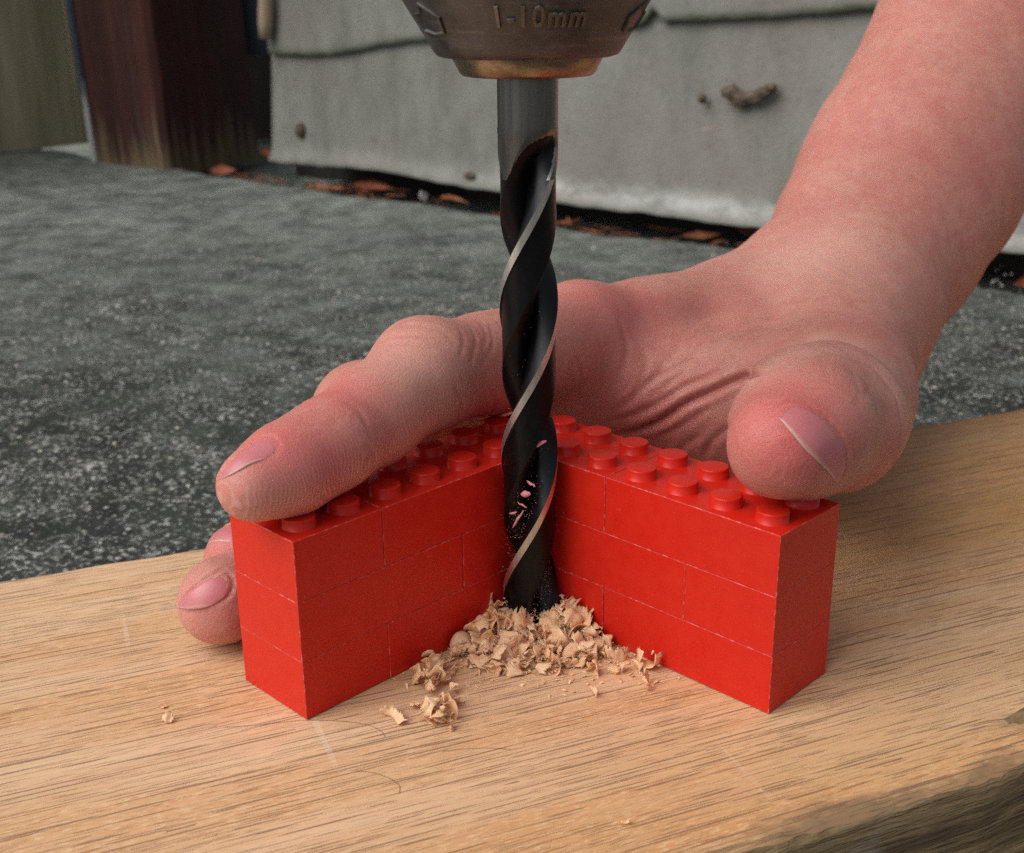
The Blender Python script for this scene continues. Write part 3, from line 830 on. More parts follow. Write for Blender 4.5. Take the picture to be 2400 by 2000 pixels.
def surface_nets(G, lo):
    s = G < 0
    c = np.zeros(tuple(d - 1 for d in G.shape), np.uint8)
    offs = [(i, j, k) for i in (0, 1) for j in (0, 1) for k in (0, 1)]
    nx, ny, nz = G.shape
    for i, j, k in offs: c += s[i:nx - 1 + i, j:ny - 1 + j, k:nz - 1 + k]
    act = np.argwhere((c > 0) & (c < 8)).astype(np.int32)
    idx = np.full(c.shape, -1, np.int32); idx[act[:, 0], act[:, 1], act[:, 2]] = np.arange(len(act))
    val = np.stack([G[act[:, 0] + i, act[:, 1] + j, act[:, 2] + k] for i, j, k in offs], 1)
    acc = np.zeros((len(act), 3)); cnt = np.zeros(len(act))
    for a in range(8):
        for b in range(a + 1, 8):
            oa, ob = np.array(offs[a]), np.array(offs[b])
            if np.abs(oa - ob).sum() != 1: continue
            va, vb = val[:, a], val[:, b]; x = (va < 0) != (vb < 0)
            t = np.where(x, va / np.where(x, va - vb, 1), 0)
            acc += np.where(x[:, None], oa + (ob - oa) * t[:, None], 0); cnt += x
    V = lo + H * (act + acc / cnt[:, None])
    Q = []
    for ax in range(3):
        sl0 = [slice(1, -1)] * 3; sl1 = [slice(1, -1)] * 3
        sl0[ax] = slice(0, -1); sl1[ax] = slice(1, None)
        s0, s1 = s[tuple(sl0)], s[tuple(sl1)]
        for flip in (False, True):
            e = np.argwhere((s0 & ~s1) if not flip else (~s0 & s1))
            base = e + [0 if q == ax else 1 for q in range(3)]
            u, v = (ax + 1) % 3, (ax + 2) % 3
            du = np.zeros(3, int); du[u] = 1; dv = np.zeros(3, int); dv[v] = 1
            q = [base - du - dv, base - dv, base, base - du]
            ii = np.stack([idx[p[:, 0], p[:, 1], p[:, 2]] for p in q], 1)
            Q.append(ii[:, ::-1] if flip else ii)
    return V, np.concatenate(Q)
def vnormals(V, Q):
    n = np.cross(V[Q[:, 2]] - V[Q[:, 0]], V[Q[:, 3]] - V[Q[:, 1]])
    N = np.stack([np.bincount(Q.ravel(), np.repeat(n[:, c], Q.shape[1]), len(V)) for c in range(3)], 1)
    return N / (np.linalg.norm(N, axis=1, keepdims=True) + 1e-12)
def relax(V, Q, it, lam=.5):
    E = np.concatenate([Q[:, [0, 1]], Q[:, [1, 2]], Q[:, [2, 3]], Q[:, [3, 0]]])
    deg = np.bincount(E.ravel(), minlength=len(V))
    for _ in range(it):
        A = np.stack([np.bincount(E[:, 0], V[E[:, 1], c], len(V)) + np.bincount(E[:, 1], V[E[:, 0], c], len(V)) for c in range(3)], 1)
        V = V + lam * (A / deg[:, None] - V)
    return V
G, glo = sdf_grid()
HV, HQ = surface_nets(G, glo); del G
HV = relax(HV, HQ, 3)
_w = np.clip((HV[:, 1] - 278) / 30, 0, 1)[:, None]; HV = HV * (1 - _w) + relax(HV, HQ, 220) * _w
if vnormals(HV, HQ)[np.argmax(HV[:, 2])][2] < 0: HQ = HQ[:, ::-1]
# one level of subdivision
ho = mesh_obj('hand_base', HV, np.ascontiguousarray(HQ), M['skin'])
md = ho.modifiers.new('s', 'SUBSURF'); md.levels = 1; md.render_levels = 1
dg = bpy.context.evaluated_depsgraph_get(); em = bpy.data.meshes.new_from_object(ho.evaluated_get(dg))
nv = len(em.vertices); HV = np.empty(nv * 3); em.vertices.foreach_get('co', HV); HV = HV.reshape(-1, 3) / S
HQ = np.empty(len(em.loops), np.int32); em.loops.foreach_get('vertex_index', HQ); HQ = HQ.reshape(-1, 4)
bpy.data.objects.remove(ho); bpy.data.meshes.remove(em)
print('hand verts', nv)
HN = vnormals(HV, HQ)
bvh = BVHTree.FromPolygons(HV.tolist(), HQ.tolist())
def resample_(pts, n): return resample(pts, n)
def hit(x, y):
    r = ray(x, y); r = r / np.linalg.norm(r)
    h_ = bvh.ray_cast(Vector(CAM), Vector(r))
    if h_[0] is None:
        best = None
        for d in np.arange(160, 260, 2.):
            q = bvh.find_nearest(Vector(P(x, y, d)))
            if best is None or q[3] < best[3]: best = q
        h_ = best
    return np.array(h_[0]), np.array(h_[1])
def resample(pts, n):
    pts = np.asarray(pts, float); d = np.r_[0, np.cumsum(np.linalg.norm(np.diff(pts, axis=0), axis=1))]
    # smooth (Catmull-Rom like through cubic interpolation of chord length)
    t = np.linspace(0, d[-1], n)
    out = np.stack([np.interp(t, d, pts[:, c]) for c in range(pts.shape[1])], 1)
    for _ in range(3):
        out[1:-1] = (out[:-2] + 2 * out[1:-1] + out[2:]) / 4
    return out
fold = np.zeros(nv); disp = np.zeros(nv)
def groove(px, depth, width, lift=.0, col=1.):
    pts = np.array([hit(*p)[0] for p in resample(px, max(12, len(px) * 6))])
    lo_, hi_ = pts.min(0) - 4 * width - 1, pts.max(0) + 4 * width + 1
    sel = np.where(((HV > lo_) & (HV < hi_)).all(1))[0]
    if not len(sel): return
    q = HV[sel]; best = np.full(len(sel), 1e9); tt = np.zeros(len(sel))
    for i in range(len(pts) - 1):
        a, d = pts[i], pts[i + 1] - pts[i]; L2 = d @ d + 1e-9
        t = np.clip(((q - a) @ d) / L2, 0, 1); dd = np.linalg.norm(q - a - t[:, None] * d, axis=1)
        m_ = dd < best; best[m_] = dd[m_]; tt[m_] = (i + t[m_]) / (len(pts) - 1)
    taper = np.clip(np.minimum(tt, 1 - tt) * 5, 0, 1) ** .7
    g = np.exp(-(best / width) ** 2) * taper
    disp[sel] -= depth * g
    if lift: disp[sel] += lift * np.exp(-((best - 2.2 * width) / (1.2 * width)) ** 2) * taper
    fold[sel] = np.maximum(fold[sel], g * col * min(1, depth * 1.6))
# creases between thumb and palm
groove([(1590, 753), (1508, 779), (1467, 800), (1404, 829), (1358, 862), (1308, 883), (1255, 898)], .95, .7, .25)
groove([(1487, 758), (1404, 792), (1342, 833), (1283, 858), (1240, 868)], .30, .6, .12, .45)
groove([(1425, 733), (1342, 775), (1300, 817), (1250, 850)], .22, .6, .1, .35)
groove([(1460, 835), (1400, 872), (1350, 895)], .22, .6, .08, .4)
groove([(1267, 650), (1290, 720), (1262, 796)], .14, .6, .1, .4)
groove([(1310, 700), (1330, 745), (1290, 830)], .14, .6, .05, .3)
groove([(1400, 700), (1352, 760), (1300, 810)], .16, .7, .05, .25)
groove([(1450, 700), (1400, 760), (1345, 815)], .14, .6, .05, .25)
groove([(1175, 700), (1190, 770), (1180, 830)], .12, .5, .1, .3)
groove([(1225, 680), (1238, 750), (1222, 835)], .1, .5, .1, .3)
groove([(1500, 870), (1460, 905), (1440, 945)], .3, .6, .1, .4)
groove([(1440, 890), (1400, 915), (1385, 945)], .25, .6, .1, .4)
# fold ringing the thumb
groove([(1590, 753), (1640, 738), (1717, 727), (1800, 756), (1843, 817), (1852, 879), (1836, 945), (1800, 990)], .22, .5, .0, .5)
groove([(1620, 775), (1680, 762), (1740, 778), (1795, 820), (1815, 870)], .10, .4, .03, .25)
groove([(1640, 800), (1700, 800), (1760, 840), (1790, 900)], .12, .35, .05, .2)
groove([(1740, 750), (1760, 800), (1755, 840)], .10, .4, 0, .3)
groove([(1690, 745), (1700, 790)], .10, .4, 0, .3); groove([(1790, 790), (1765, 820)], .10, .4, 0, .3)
# knuckle wrinkles on the index finger
for pts, dpt in (([(815, 671), (860, 668), (905, 680), (940, 704)], .20), ([(800, 692), (850, 690), (895, 700), (920, 715)], .16), ([(790, 709), (840, 708), (894, 722)], .13),
                 ([(835, 656), (875, 655), (915, 665)], .12), ([(940, 666), (952, 692), (944, 735)], .14), ([(962, 662), (978, 694), (966, 752)], .14),
                 ([(1004, 662), (1012, 705), (985, 757)], .12), ([(985, 655), (1000, 690), (990, 720)], .1), ([(930, 790), (950, 830), (935, 870)], .25),
                 ([(1000, 790), (1015, 830), (1000, 860)], .2), ([(745, 910), (770, 940), (760, 975)], .2), ([(700, 820), (735, 840), (760, 890)], .15)):
    groove(pts, dpt, .42, .05, .9)
# wrist wrinkles
for q in range(9):
    x0, y0 = 1640 + q * 14, 520 + q * 7
    groove([(x0, y0), (x0 + 50, y0 + 45), (x0 + 90, y0 + 105)], .07, .7, .02, .14)
groove([(1600, 480), (1680, 488), (1760, 530), (1830, 600)], .3, 3.5, .0, .10)
# nails --------------------------------------------------------------
NAILS = [
 # (cuticle curve, free edge curve, bulge)
 ([(1580, 843), (1619, 823), (1656, 831), (1694, 856), (1724, 894), (1737, 926), (1737, 956), (1720, 995)],
  [(1580, 843), (1599, 860), (1624, 889), (1649, 921), (1676, 946), (1699, 969), (1720, 995)], .45, 'broad pink thumb nail with a pale rim'),
 ([(440, 988), (458, 962), (492, 928), (530, 898), (562, 896), (574, 918), (556, 938)],
  [(440, 988), (474, 975), (515, 952), (556, 938)], .35, None),
 ([(360, 1244), (378, 1223), (407, 1198), (435, 1180), (455, 1169), (473, 1180), (479, 1199), (470, 1222), (443, 1238)],
  [(360, 1244), (386, 1250), (418, 1247), (443, 1238)], .40, 'pink nail on the fingertip resting on the board'),
 ([(416, 1114), (428, 1100), (447, 1086), (475, 1074), (490, 1090), (480, 1112)],
  [(416, 1114), (450, 1111), (480, 1112)], .30, None)]
nail_data = []
for cut, fre, bulge, lab in NAILS:
    nu, nvv = 34, 15
    A, B = resample(cut, nu), resample(fre, nu)
    grid = np.zeros((nu, nvv, 3)); nn = np.zeros((nu, nvv, 3))
    for i in range(nu):
        for j in range(nvv):
            w = j / (nvv - 1); p = A[i] * (1 - w) + B[i] * w
            grid[i, j], nn[i, j] = hit(*p)
    for _ in range(6):
        nn[1:-1, 1:-1] = (nn[:-2, 1:-1] + nn[2:, 1:-1] + nn[1:-1, :-2] + nn[1:-1, 2:]) / 4
        grid[1:-1, 1:-1] = (grid[:-2, 1:-1] + grid[2:, 1:-1] + grid[1:-1, :-2] + grid[1:-1, 2:]) / 4
    nn /= np.linalg.norm(nn, axis=2, keepdims=True)
    nail_data.append((grid, nn, bulge, lab))
    if bulge == .35: groove(cut[:], .10, .3, .08, .3)
    else: groove(cut[:], .22, .32, .20, .3)     # the cuticle tuck
# colour zones -------------------------------------------------------
def near(pt, rad): return np.exp(-(np.linalg.norm(HV - np.asarray(pt), axis=1) / rad) ** 2)
red = np.zeros(nv); pale = np.zeros(nv)
for p_, r_, w_ in ((P(1620, 905, 165), 9, .75), (P(1750, 940, 183), 7, .55), (P(1690, 800, 185), 6, .45), (P(560, 930, 166), 8, .75), (P(640, 980, 170), 9, .65), (P(700, 830, 178), 7, .55), (P(740, 930, 182), 8, .5),
                   (P(790, 900, 184), 7, .3), (P(960, 830, 208), 12, .40), (P(1250, 640, 230), 14, .35), (P(430, 1270, 190), 6, .45), (P(450, 1150, 202), 6, .5),
                   (P(1400, 900, 240), 16, .55), (P(1250, 830, 232), 12, .4), (P(1750, 300, 290), 30, .08)):
    red = np.maximum(red, near(p_, r_) * w_)
for p_, r_, w_ in ((P(850, 770, 186), 8, .5), (P(1690, 545, 250), 14, .5), (P(1720, 740, 212), 7, .4), (P(520, 1040, 165), 7, .35), (P(400, 1290, 190), 6, .35), (P(1200, 720, 228), 10, .2)):
    pale = np.maximum(pale, near(p_, r_) * w_)
for q in ((1560, 762), (1600, 742), (1650, 722), (1700, 713), (1755, 722), (1805, 752), (1842, 800), (1858, 850), (1860, 900)):
    pale = np.maximum(pale, near(hit(*q)[0], 4.2) * .30)
arm = np.clip((HV[:, 1] - 222) / 20, 0, 1)
# ridge coordinate along index and thumb ------------------------------
axis = np.zeros(nv); ridge = np.zeros(nv); base = 0.
for CH, ends, rmax in ((INDEX[:6], 1, 1.5), (THUMB, 1, 1.3), (MIDDLE[:3], 1, 1.5)):
    acc = 0.; best = np.full(nv, 1e9); co = np.zeros(nv)
    for (a, ra), (b, rb) in zip(CH[:-1], CH[1:]):
        a, b = np.asarray(a), np.asarray(b); d = b - a; L = np.linalg.norm(d)
        t = ((HV - a) @ d) / L / L; tc = np.clip(t, 0, 1); dd = np.linalg.norm(HV - a - tc[:, None] * d, axis=1)
        tc2 = np.where(t < 0, t if acc == 0 else tc, tc); m_ = dd < best
        best[m_] = dd[m_]; co[m_] = (acc + tc2 * L)[m_]; acc += L
    m_ = best < 9.5 * rmax; 
    w_ = np.clip((9.8 * rmax - best) / 3, 0, 1) * .9
    under = np.clip(.75 - HN[:, 2] * .9, 0, 1)          # the palm side of the finger carries the ridges
    rg = w_ * under * (1. if CH[0][1] == 5.4 else .30); up_ = rg > ridge; ridge[up_] = rg[up_]; axis[up_] = co[up_]
ridge *= np.clip((236 - HV[:, 1]) / 12, 0, 1)
HV2 = HV + HN * disp[:, None]
# slow undulations: tendons and muscle
und = sum(np.sin(HV2 @ np.array(k_) + p_) for k_, p_ in (((.21, .11, -.17), 0), ((-.13, .24, .10), 2), ((.05, -.19, .27), 4), ((.36, .2, .15), 1))) / 4
HV2 = HV2 + HN * (und * .35)[:, None]
hroot = empty('person', (90, 300, 0)); tag(hroot, 'bare left hand and forearm holding the red brick corner against the board', 'person')
ho = mesh_obj('hand', HV2 - (90, 300, 0), np.ascontiguousarray(HQ), M['skin'], hroot)
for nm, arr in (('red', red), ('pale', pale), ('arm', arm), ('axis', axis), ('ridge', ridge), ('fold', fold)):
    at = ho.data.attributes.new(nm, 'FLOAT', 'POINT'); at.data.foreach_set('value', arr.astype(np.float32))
for grid, nn, bulge, lab in nail_data:
    nu, nvv = grid.shape[:2]; V = []; E_ = []
    for i in range(nu):
        for j in range(nvv):
            u, w = i / (nu - 1), j / (nvv - 1)
            b = (4 * u * (1 - u)) ** .45 * min(1, (w * 5)) ** .6
            off = -.12 + bulge * b
            V.append(grid[i, j] + nn[i, j] * off); E_.append(np.clip((w - .90) / .06, 0, 1) * 1.1 + .9 * np.clip((.07 - w) / .07, 0, 1) * rng.uniform(.3, 1))
    top = len(V)
    for i in range(nu):                       # thickness of the free edge
        V.append(grid[i, -1] + nn[i, -1] * -.3); E_.append(.7)
    F = grid_faces(nu, nvv) + [(i * nvv + nvv - 1, (i + 1) * nvv + nvv - 1, top + i + 1, top + i) for i in range(nu - 1)]
    o = mesh_obj('nail', np.array(V) - (90, 300, 0), F, M['nail'], hroot)
    at = o.data.attributes.new('nedge', 'FLOAT', 'POINT'); at.data.foreach_set('value', np.array(E_, np.float32))
    if lab: o['label'] = lab
# fine pale hairs on wrist and forearm
mb = MB()
bv2 = BVHTree.FromPolygons(HV2.tolist(), HQ.tolist())
for k in range(420):
    if k < 400: x, y = rng.uniform(1500, 2090), rng.uniform(5, 700)
    else: x, y = rng.uniform(950, 1010), rng.uniform(640, 655)
    r = ray(x, y); r = r / np.linalg.norm(r); h_ = bv2.ray_cast(Vector(CAM), Vector(r))
    if h_[0] is None: continue
    p, n = np.array(h_[0]), np.array(h_[1])
    if k < 400 and p[1] < 240: continue
    d = np.array((.62, .30, .62)) * rng.choice((-1, 1), p=(.75, .25)) + rng.normal(0, .25, 3); d -= n * (d @ n) * .75; d /= np.linalg.norm(d)
    L = rng.uniform(2.5, 6)
    V, F = tube([p, p + d * L * .5 + n * L * .16, p + d * L + n * L * .2], [.035, .03, .012], 3); mb.add(V, F)
mb.build('arm_hair', M['hair'], hroot)['kind'] = 'stuff'

# ================================================================== SHAVINGS
def shaving(rg, r=2.2, arc=3.2, w=3.0, fray=.5, cone=.3, thick=.09):
    nu, nv_ = 30, 6; V = []
    ph = rg.uniform(0, 6); pitch = rg.uniform(-.5, .9); k2 = rg.uniform(2, 5)
    edge = np.cumsum(rg.normal(0, .12, nu)); edge -= edge.mean()
    teeth = rg.choice([-.9, -.3, .1, .7, 1.2], nu) * rg.uniform(.4, 1., nu); lift = rg.normal(0, .25, nu)
    crs = rg.uniform(.6, 1.5); cr0 = rg.uniform(0, 6)
    for side in (0, 1):
        for i in range(nu):
            u = i / (nu - 1); a = ph + arc * (u - .5)
            env = min(1, 5 * min(u, 1 - u) + .2)
            for j in range(nv_):
                v = j / (nv_ - 1)
                rr = r * (1 + cone * (v - .5) * 2) * (1 + .10 * math.sin(k2 * a)) - side * thick + .12 * u * r * pitch + lift[i] * v ** 3
                y = (v - .5) * w * env + fray * w * .30 * teeth[i] * (v ** 3) + edge[i] * .3 * w * v
                V.append((rr * math.cos(a), y + pitch * a * .3 + crs * .25 * math.sin(4 * u + cr0), rr * math.sin(a) + .22 * crs * math.sin(7 * u + v * 4 + cr0)))
    n1 = nu * nv_; F = []
    for i in range(nu - 1):
        for j in range(nv_ - 1):
            a = i * nv_ + j; F.append((a, a + nv_, a + nv_ + 1, a + 1)); F.append((n1 + a, n1 + a + 1, n1 + a + nv_ + 1, n1 + a + nv_))
        for j, fl in ((0, 1), (nv_ - 1, 0)):
            a = i * nv_ + j; f = (a, a + nv_, n1 + a + nv_, n1 + a); F.append(f[::-1] if fl else f)
    for i in (0, nu - 1):
        for j in range(nv_ - 1):
            a = i * nv_ + j; f = (a, a + 1, n1 + a + 1, n1 + a); F.append(f if i == 0 else f[::-1])
    V = np.array(V); V -= V.mean(0)
    return V, F
SH = []
for k in range(24):
    V, F = shaving(rng, rng.uniform(1.1, 2.6), rng.uniform(1.5, 4.4), rng.uniform(1.8, 4.4), rng.uniform(.5, 1.1), rng.uniform(-.6, .6))
    o = mesh_obj('shaving', V, F, M['shav']); SH.append(o.data); bpy.data.objects.remove(o)
def heap_h(x, y):
    dx, dy = x - AX, y - AY
    h = 8.2 * math.exp(-((abs(dx) / 12.) ** 2.2)) * math.exp(-(max(0, -dy - 1) / 7.5) ** 2)
    if dy < 0: h *= 1 - .48 * math.exp(-((dx - 1.) / 3.4) ** 2)
    return h
heap = empty('shavings_heap', (AX, AY - 6, 0)); tag(heap, 'heap of curled oak shavings round the foot of the drill bit', 'shavings')
hb = np.array((AX, AY - 6, 0.))
cnt = 0; tries = 0
while cnt < 235 and tries < 6000:
    tries += 1
    x = rng.normal(AX + .5, 9.5); y = AY + rng.uniform(-15.5, 4)
    if (x - AX) ** 2 + (y - AY) ** 2 < 5.2 ** 2: continue
    # keep inside the corner of the brick walls
    if y > C0[1] - abs(x - C0[0]) - 1.6: continue
    h = heap_h(x, y)
    if h < .6 and rng.random() < .7: continue
    if abs(x - AX) > 17.5: continue
    z = h * math.sqrt(rng.uniform(.1, 1)) * .72 + .8
    o = bpy.data.objects.new('shaving', SH[rng.integers(24)]); COL.objects.link(o); o.parent = heap
    if abs(x - AX) < 5.5 and y < AY: z = min(z, 3.6)
    sc = (.45 + .95 * rng.random() ** 1.2) * (.62 + .38 * min(1, h / 5.))
    if abs(x - AX) < 7: sc = min(sc, .85)
    if h < 3.5: sc = min(sc, .72)
    o.scale = (sc, sc, sc); o.location = [(a - b) * S for a, b in zip((x, y, max(z, 1.0 * sc)), hb)]
    o.rotation_euler = rng.uniform(0, 6.28, 3); cnt += 1
mb = MB()
for k in range(1500):
    x = rng.normal(AX + .8, 11); y = AY - 6 + rng.normal(0, 5.5)
    if y > C0[1] - abs(x - C0[0]) - .5 or abs(x - AX) > 24: continue
    h = heap_h(x, y) * rng.uniform(.0, .9) + .15
    a, b = rng.uniform(0, 6.28, 2); L, w = rng.uniform(.25, 1.3), rng.uniform(.1, .45)
    d = np.array((math.cos(a), math.sin(a), rng.normal(0, .3))); e = np.array((-math.sin(a), math.cos(a), rng.normal(0, .5)))
    c = np.array((x, y, h))
    V = [c - d * L / 2 - hb, c - d * L * .1 + e * w - hb + (0, 0, .12), c + d * L / 2 - hb, c - e * w * .6 - hb + (0, 0, .05), c - hb + (0, 0, .16)]
    mb.add(V, [(0, 1, 4), (1, 2, 4), (2, 3, 4), (3, 0, 4), (0, 3, 2, 1)])
mb.build('crumbs', M['shav'], heap, False)['kind'] = 'stuff'
# loose shavings on the board
def loose(x, y, sc, seed, rot, label, r=2.2, arc=3.2, w=3., fray=.5, cone=.3, dz=0.):
    rg = np.random.default_rng(seed)
    V, F = shaving(rg, r, arc, w, fray, cone)
    R_ = np.array(Matrix.Rotation(rot[2], 3, 'Z') @ Matrix.Rotation(rot[1], 3, 'Y') @ Matrix.Rotation(rot[0], 3, 'X'))
    V = (V * sc) @ R_.T; p = onz(x, y, 0); V[:, 2] -= V[:, 2].min() - .12 - dz
    o = mesh_obj('wood_shaving', V, F, M['shav'], loc=(p[0], p[1], 0)); tag(o, label, 'shaving', 'loose oak shavings lying in front of the heap')
    return o
clump = empty('shavings_clump', onz(895, 1440, 0)); tag(clump, 'small ragged clump of curled shavings left of the heap, in front of it', 'shavings')
cb = onz(895, 1440, 0)
for k in range(46):
    if k < 20: x, y, hh = rng.normal(888, 20), rng.normal(1400, 16), rng.uniform(.6, 3.0)
    else: x, y, hh = rng.normal(905, 22), rng.normal(1470, 14), rng.uniform(.5, 2.4)
    p = onz(x, y, 0); o = bpy.data.objects.new('shaving', SH[rng.integers(24)]); COL.objects.link(o); o.parent = clump
    sc = .28 + .42 * rng.random() ** 1.3; o.scale = (sc,) * 3
    o.location = [(a - b) * S for a, b in zip((p[0], p[1], max(hh, 1.1 * sc)), cb)]; o.rotation_euler = rng.uniform(0, 6.28, 3)
loose(808, 1476, .95, 4, (1.5, .1, .35), 'thin flat splinter of shaving pointing left, away from the heap', 4.0, 1.3, 1.3, .5, .1)
loose(1328, 1372, .95, 5, (.2, .3, -.2), 'loop of shaving at the right tip of the heap, touching the red wall', 1.7, 4.6, 2.4, .7)
loose(1342, 1352, .7, 15, (1.2, .8, .5), 'thin twist of shaving standing up by the right red wall', .8, 5.0, 3.4, .6, .2, 1.2)
loose(1325, 1408, .85, 6, (1.4, .0, .1), 'flat toothed shaving lying right of the heap', 3.6, 1.5, 2.2, .9, .1)
loose(1220, 1428, .6, 7, (.8, .3, .4), 'tiny pale chip in front of the right half of the heap', 1.2, 3.0, 2.2, .5)
loose(346, 1482, .42, 8, (.6, .2, .3), 'tiny chip alone on the board, left of the red walls', 2.0, 2.0, 3., .5)
loose(333, 1452, .32, 9, (1.2, .3, .3), 'thinnest sliver on the board, just above the lone tiny chip', 3, 1.4, 1.2, .6)
loose(1283, 1692, .30, 10, (.6, .2, .9), 'crumb of shaving near the bottom edge of the board top', 1.8, 4., 1.6, .6)

for pts, lab in (([(458, 1492), (540, 1486), (620, 1476), (700, 1478), (760, 1486), (797, 1504), (790, 1512)], 'long dark fibre lying in front of the left red wall'),
                 ([(729, 1581), (765, 1584), (800, 1596), (822, 1612), (818, 1628)], 'short dark curved fibre, nearest the lower edge of the picture'),
                 ([(905, 1541), (960, 1535), (1010, 1534), (1048, 1537)], 'thin dark fibre below the ragged clump of shavings')):
    q = [onz(*p, .12) for p in resample_(pts, 24)]; V, F = tube([a - q[0] for a in q], .026, 5)
    tag(mesh_obj('fibre', V, F, M['mud'], loc=q[0]), lab, 'fibre', 'dark fibres on the oak board')
# plastic swarf on the bit --------------------------------------------
def on_bit(x, y, off=.25):
    r = ray(x, y)
    # nearest approach to the bit's cylinder
    ox, oy = CAM[0] - AX, CAM[1] - AY; a = r[0] ** 2 + r[1] ** 2; b = 2 * (ox * r[0] + oy * r[1]); R_ = RB * .80
    c = ox * ox + oy * oy - R_ * R_; D = b * b - 4 * a * c
    t = (-b - math.sqrt(max(D, 0))) / (2 * a); return CAM + r * t
SHARDS = [(1103, 912, 20, 3.0, .7, 'rose plastic shard, topmost of those stuck to the bit'),
          (1089, 992, -35, 1.7, .45, 'pale pink plastic sliver just above the bunch of slivers on the bit'),
          (1078, 1014, 5, 1.6, 1.1, 'squarish pink plastic flake stuck mid bit'),
          (1071, 1036, -30, 1.8, .3, 'thin pink plastic sliver leaning right over the bunch'),
          (1066, 1058, 55, 2.3, .3, 'dark pink plastic needle in the middle of the bunch on the bit'),
          (1058, 1070, 62, 2.4, .35, 'longest pink plastic needle pointing down left on the bit'),
          (1052, 1052, 15, 1.3, .4, 'small pink plastic curl at the left of the bunch')]
for x, y, ang, L, w, lab in SHARDS:
    c = on_bit(x, y); a = math.radians(ang); d = RT * math.cos(a) + UP * math.sin(a); e = -RT * math.sin(a) + UP * math.cos(a)
    V = [];
    for s_, ww in ((-.5, .15), (-.25, .8), (0, 1.), (.25, .7), (.42, .5), (.5, .1)):
        q = d * s_ * L; j = rng.uniform(-.1, .1)
        for sg in (-.5, .5):
            for tt in (0, .14): V.append(q + e * (sg * ww * w + j) - fwd * (tt + .25 * (s_ + .5) ** 2))
    F = []
    for i in range(5):
        a_ = i * 4; F += [(a_ + 1, a_ + 5, a_ + 7, a_ + 3), (a_, a_ + 2, a_ + 6, a_ + 4), (a_, a_ + 4, a_ + 5, a_ + 1), (a_ + 2, a_ + 3, a_ + 7, a_ + 6)]
    F += [(0, 1, 3, 2), (20, 22, 23, 21)]
    o = mesh_obj('plastic_shard', V, F, M['swarf'], loc=c); tag(o, lab, 'plastic shard', 'pink plastic shards stuck to the drill bit')
mb = MB(); mb2 = MB()
def speck(mbx, c, s):
    a = rng.uniform(0, 3.14); d = np.array((math.cos(a), math.sin(a) * .3, math.sin(a))) * s * rng.uniform(.6, 2.2); e = np.array((-math.sin(a), -.2, math.cos(a))) * s * .5
    f = np.array((0, -1., .2)) * s * .4
    V = [c - d, c + e, c + d, c - e, c + f]; mbx.add(V, [(0, 1, 4), (1, 2, 4), (2, 3, 4), (3, 0, 4), (0, 3, 2, 1)])
for k in range(1100):
    y = 1215 + abs(rng.normal(0, 90)) * -1 + rng.uniform(-10, 60); 
    if k < 60: y = rng.uniform(480, 950)
    if 60 <= k < 200: y = rng.normal(1050, 38)
    x = rng.uniform(1040, 1132)
    if y > 1265: continue
    speck(mb if rng.random() < .6 else mb2, on_bit(x, y), rng.uniform(.02, .075))
for k in range(230):                                 # dust clinging to the walls next to the bit
    s_ = abs(rng.normal(0, 3.5)) + .3; z = rng.uniform(6, 29)
    p = w2(-s_, -.08) if rng.random() < .6 else w2(-.08, -s_)
    speck(mb2 if rng.random() < .7 else mb, np.array((p[0], p[1], z)), rng.uniform(.04, .10))
for k in range(260):                                 # dust on the board around
    x, y = rng.uniform(-60, 75), rng.uniform(130, 185)
    if y > C0[1] - abs(x - C0[0]) - .5 and abs(x - 3) < 45: continue
    lx = (x - mid[0]) * n_[0] + (y - mid[1]) * n_[1]
    if lx < -54: continue
    speck(mb, np.array((x, y, .1)), rng.uniform(.05, .13))
for k in range(46):
    x, y = (rng.normal(1610, 70), rng.normal(925, 50)) if k < 26 else ((rng.normal(600, 60), rng.normal(960, 45)) if k < 38 else (rng.normal(1250, 60), rng.normal(780, 40)))
    r = ray(x, y); r = r / np.linalg.norm(r); h_ = bv2.ray_cast(Vector(CAM), Vector(r))
    if h_[0] is not None: speck(mb, np.array(h_[0]) + np.array(h_[1]) * .05, rng.uniform(.03, .09))
o = mb.build('drill_dust', M['dust'], None, False); tag(o, 'pale wood dust specks on the bit, walls and board', 'dust', kind='stuff')
o = mb2.build('plastic_dust', M['swarf'], None, False); tag(o, 'pink plastic dust on the bit and the inner brick corner', 'dust', kind='stuff')
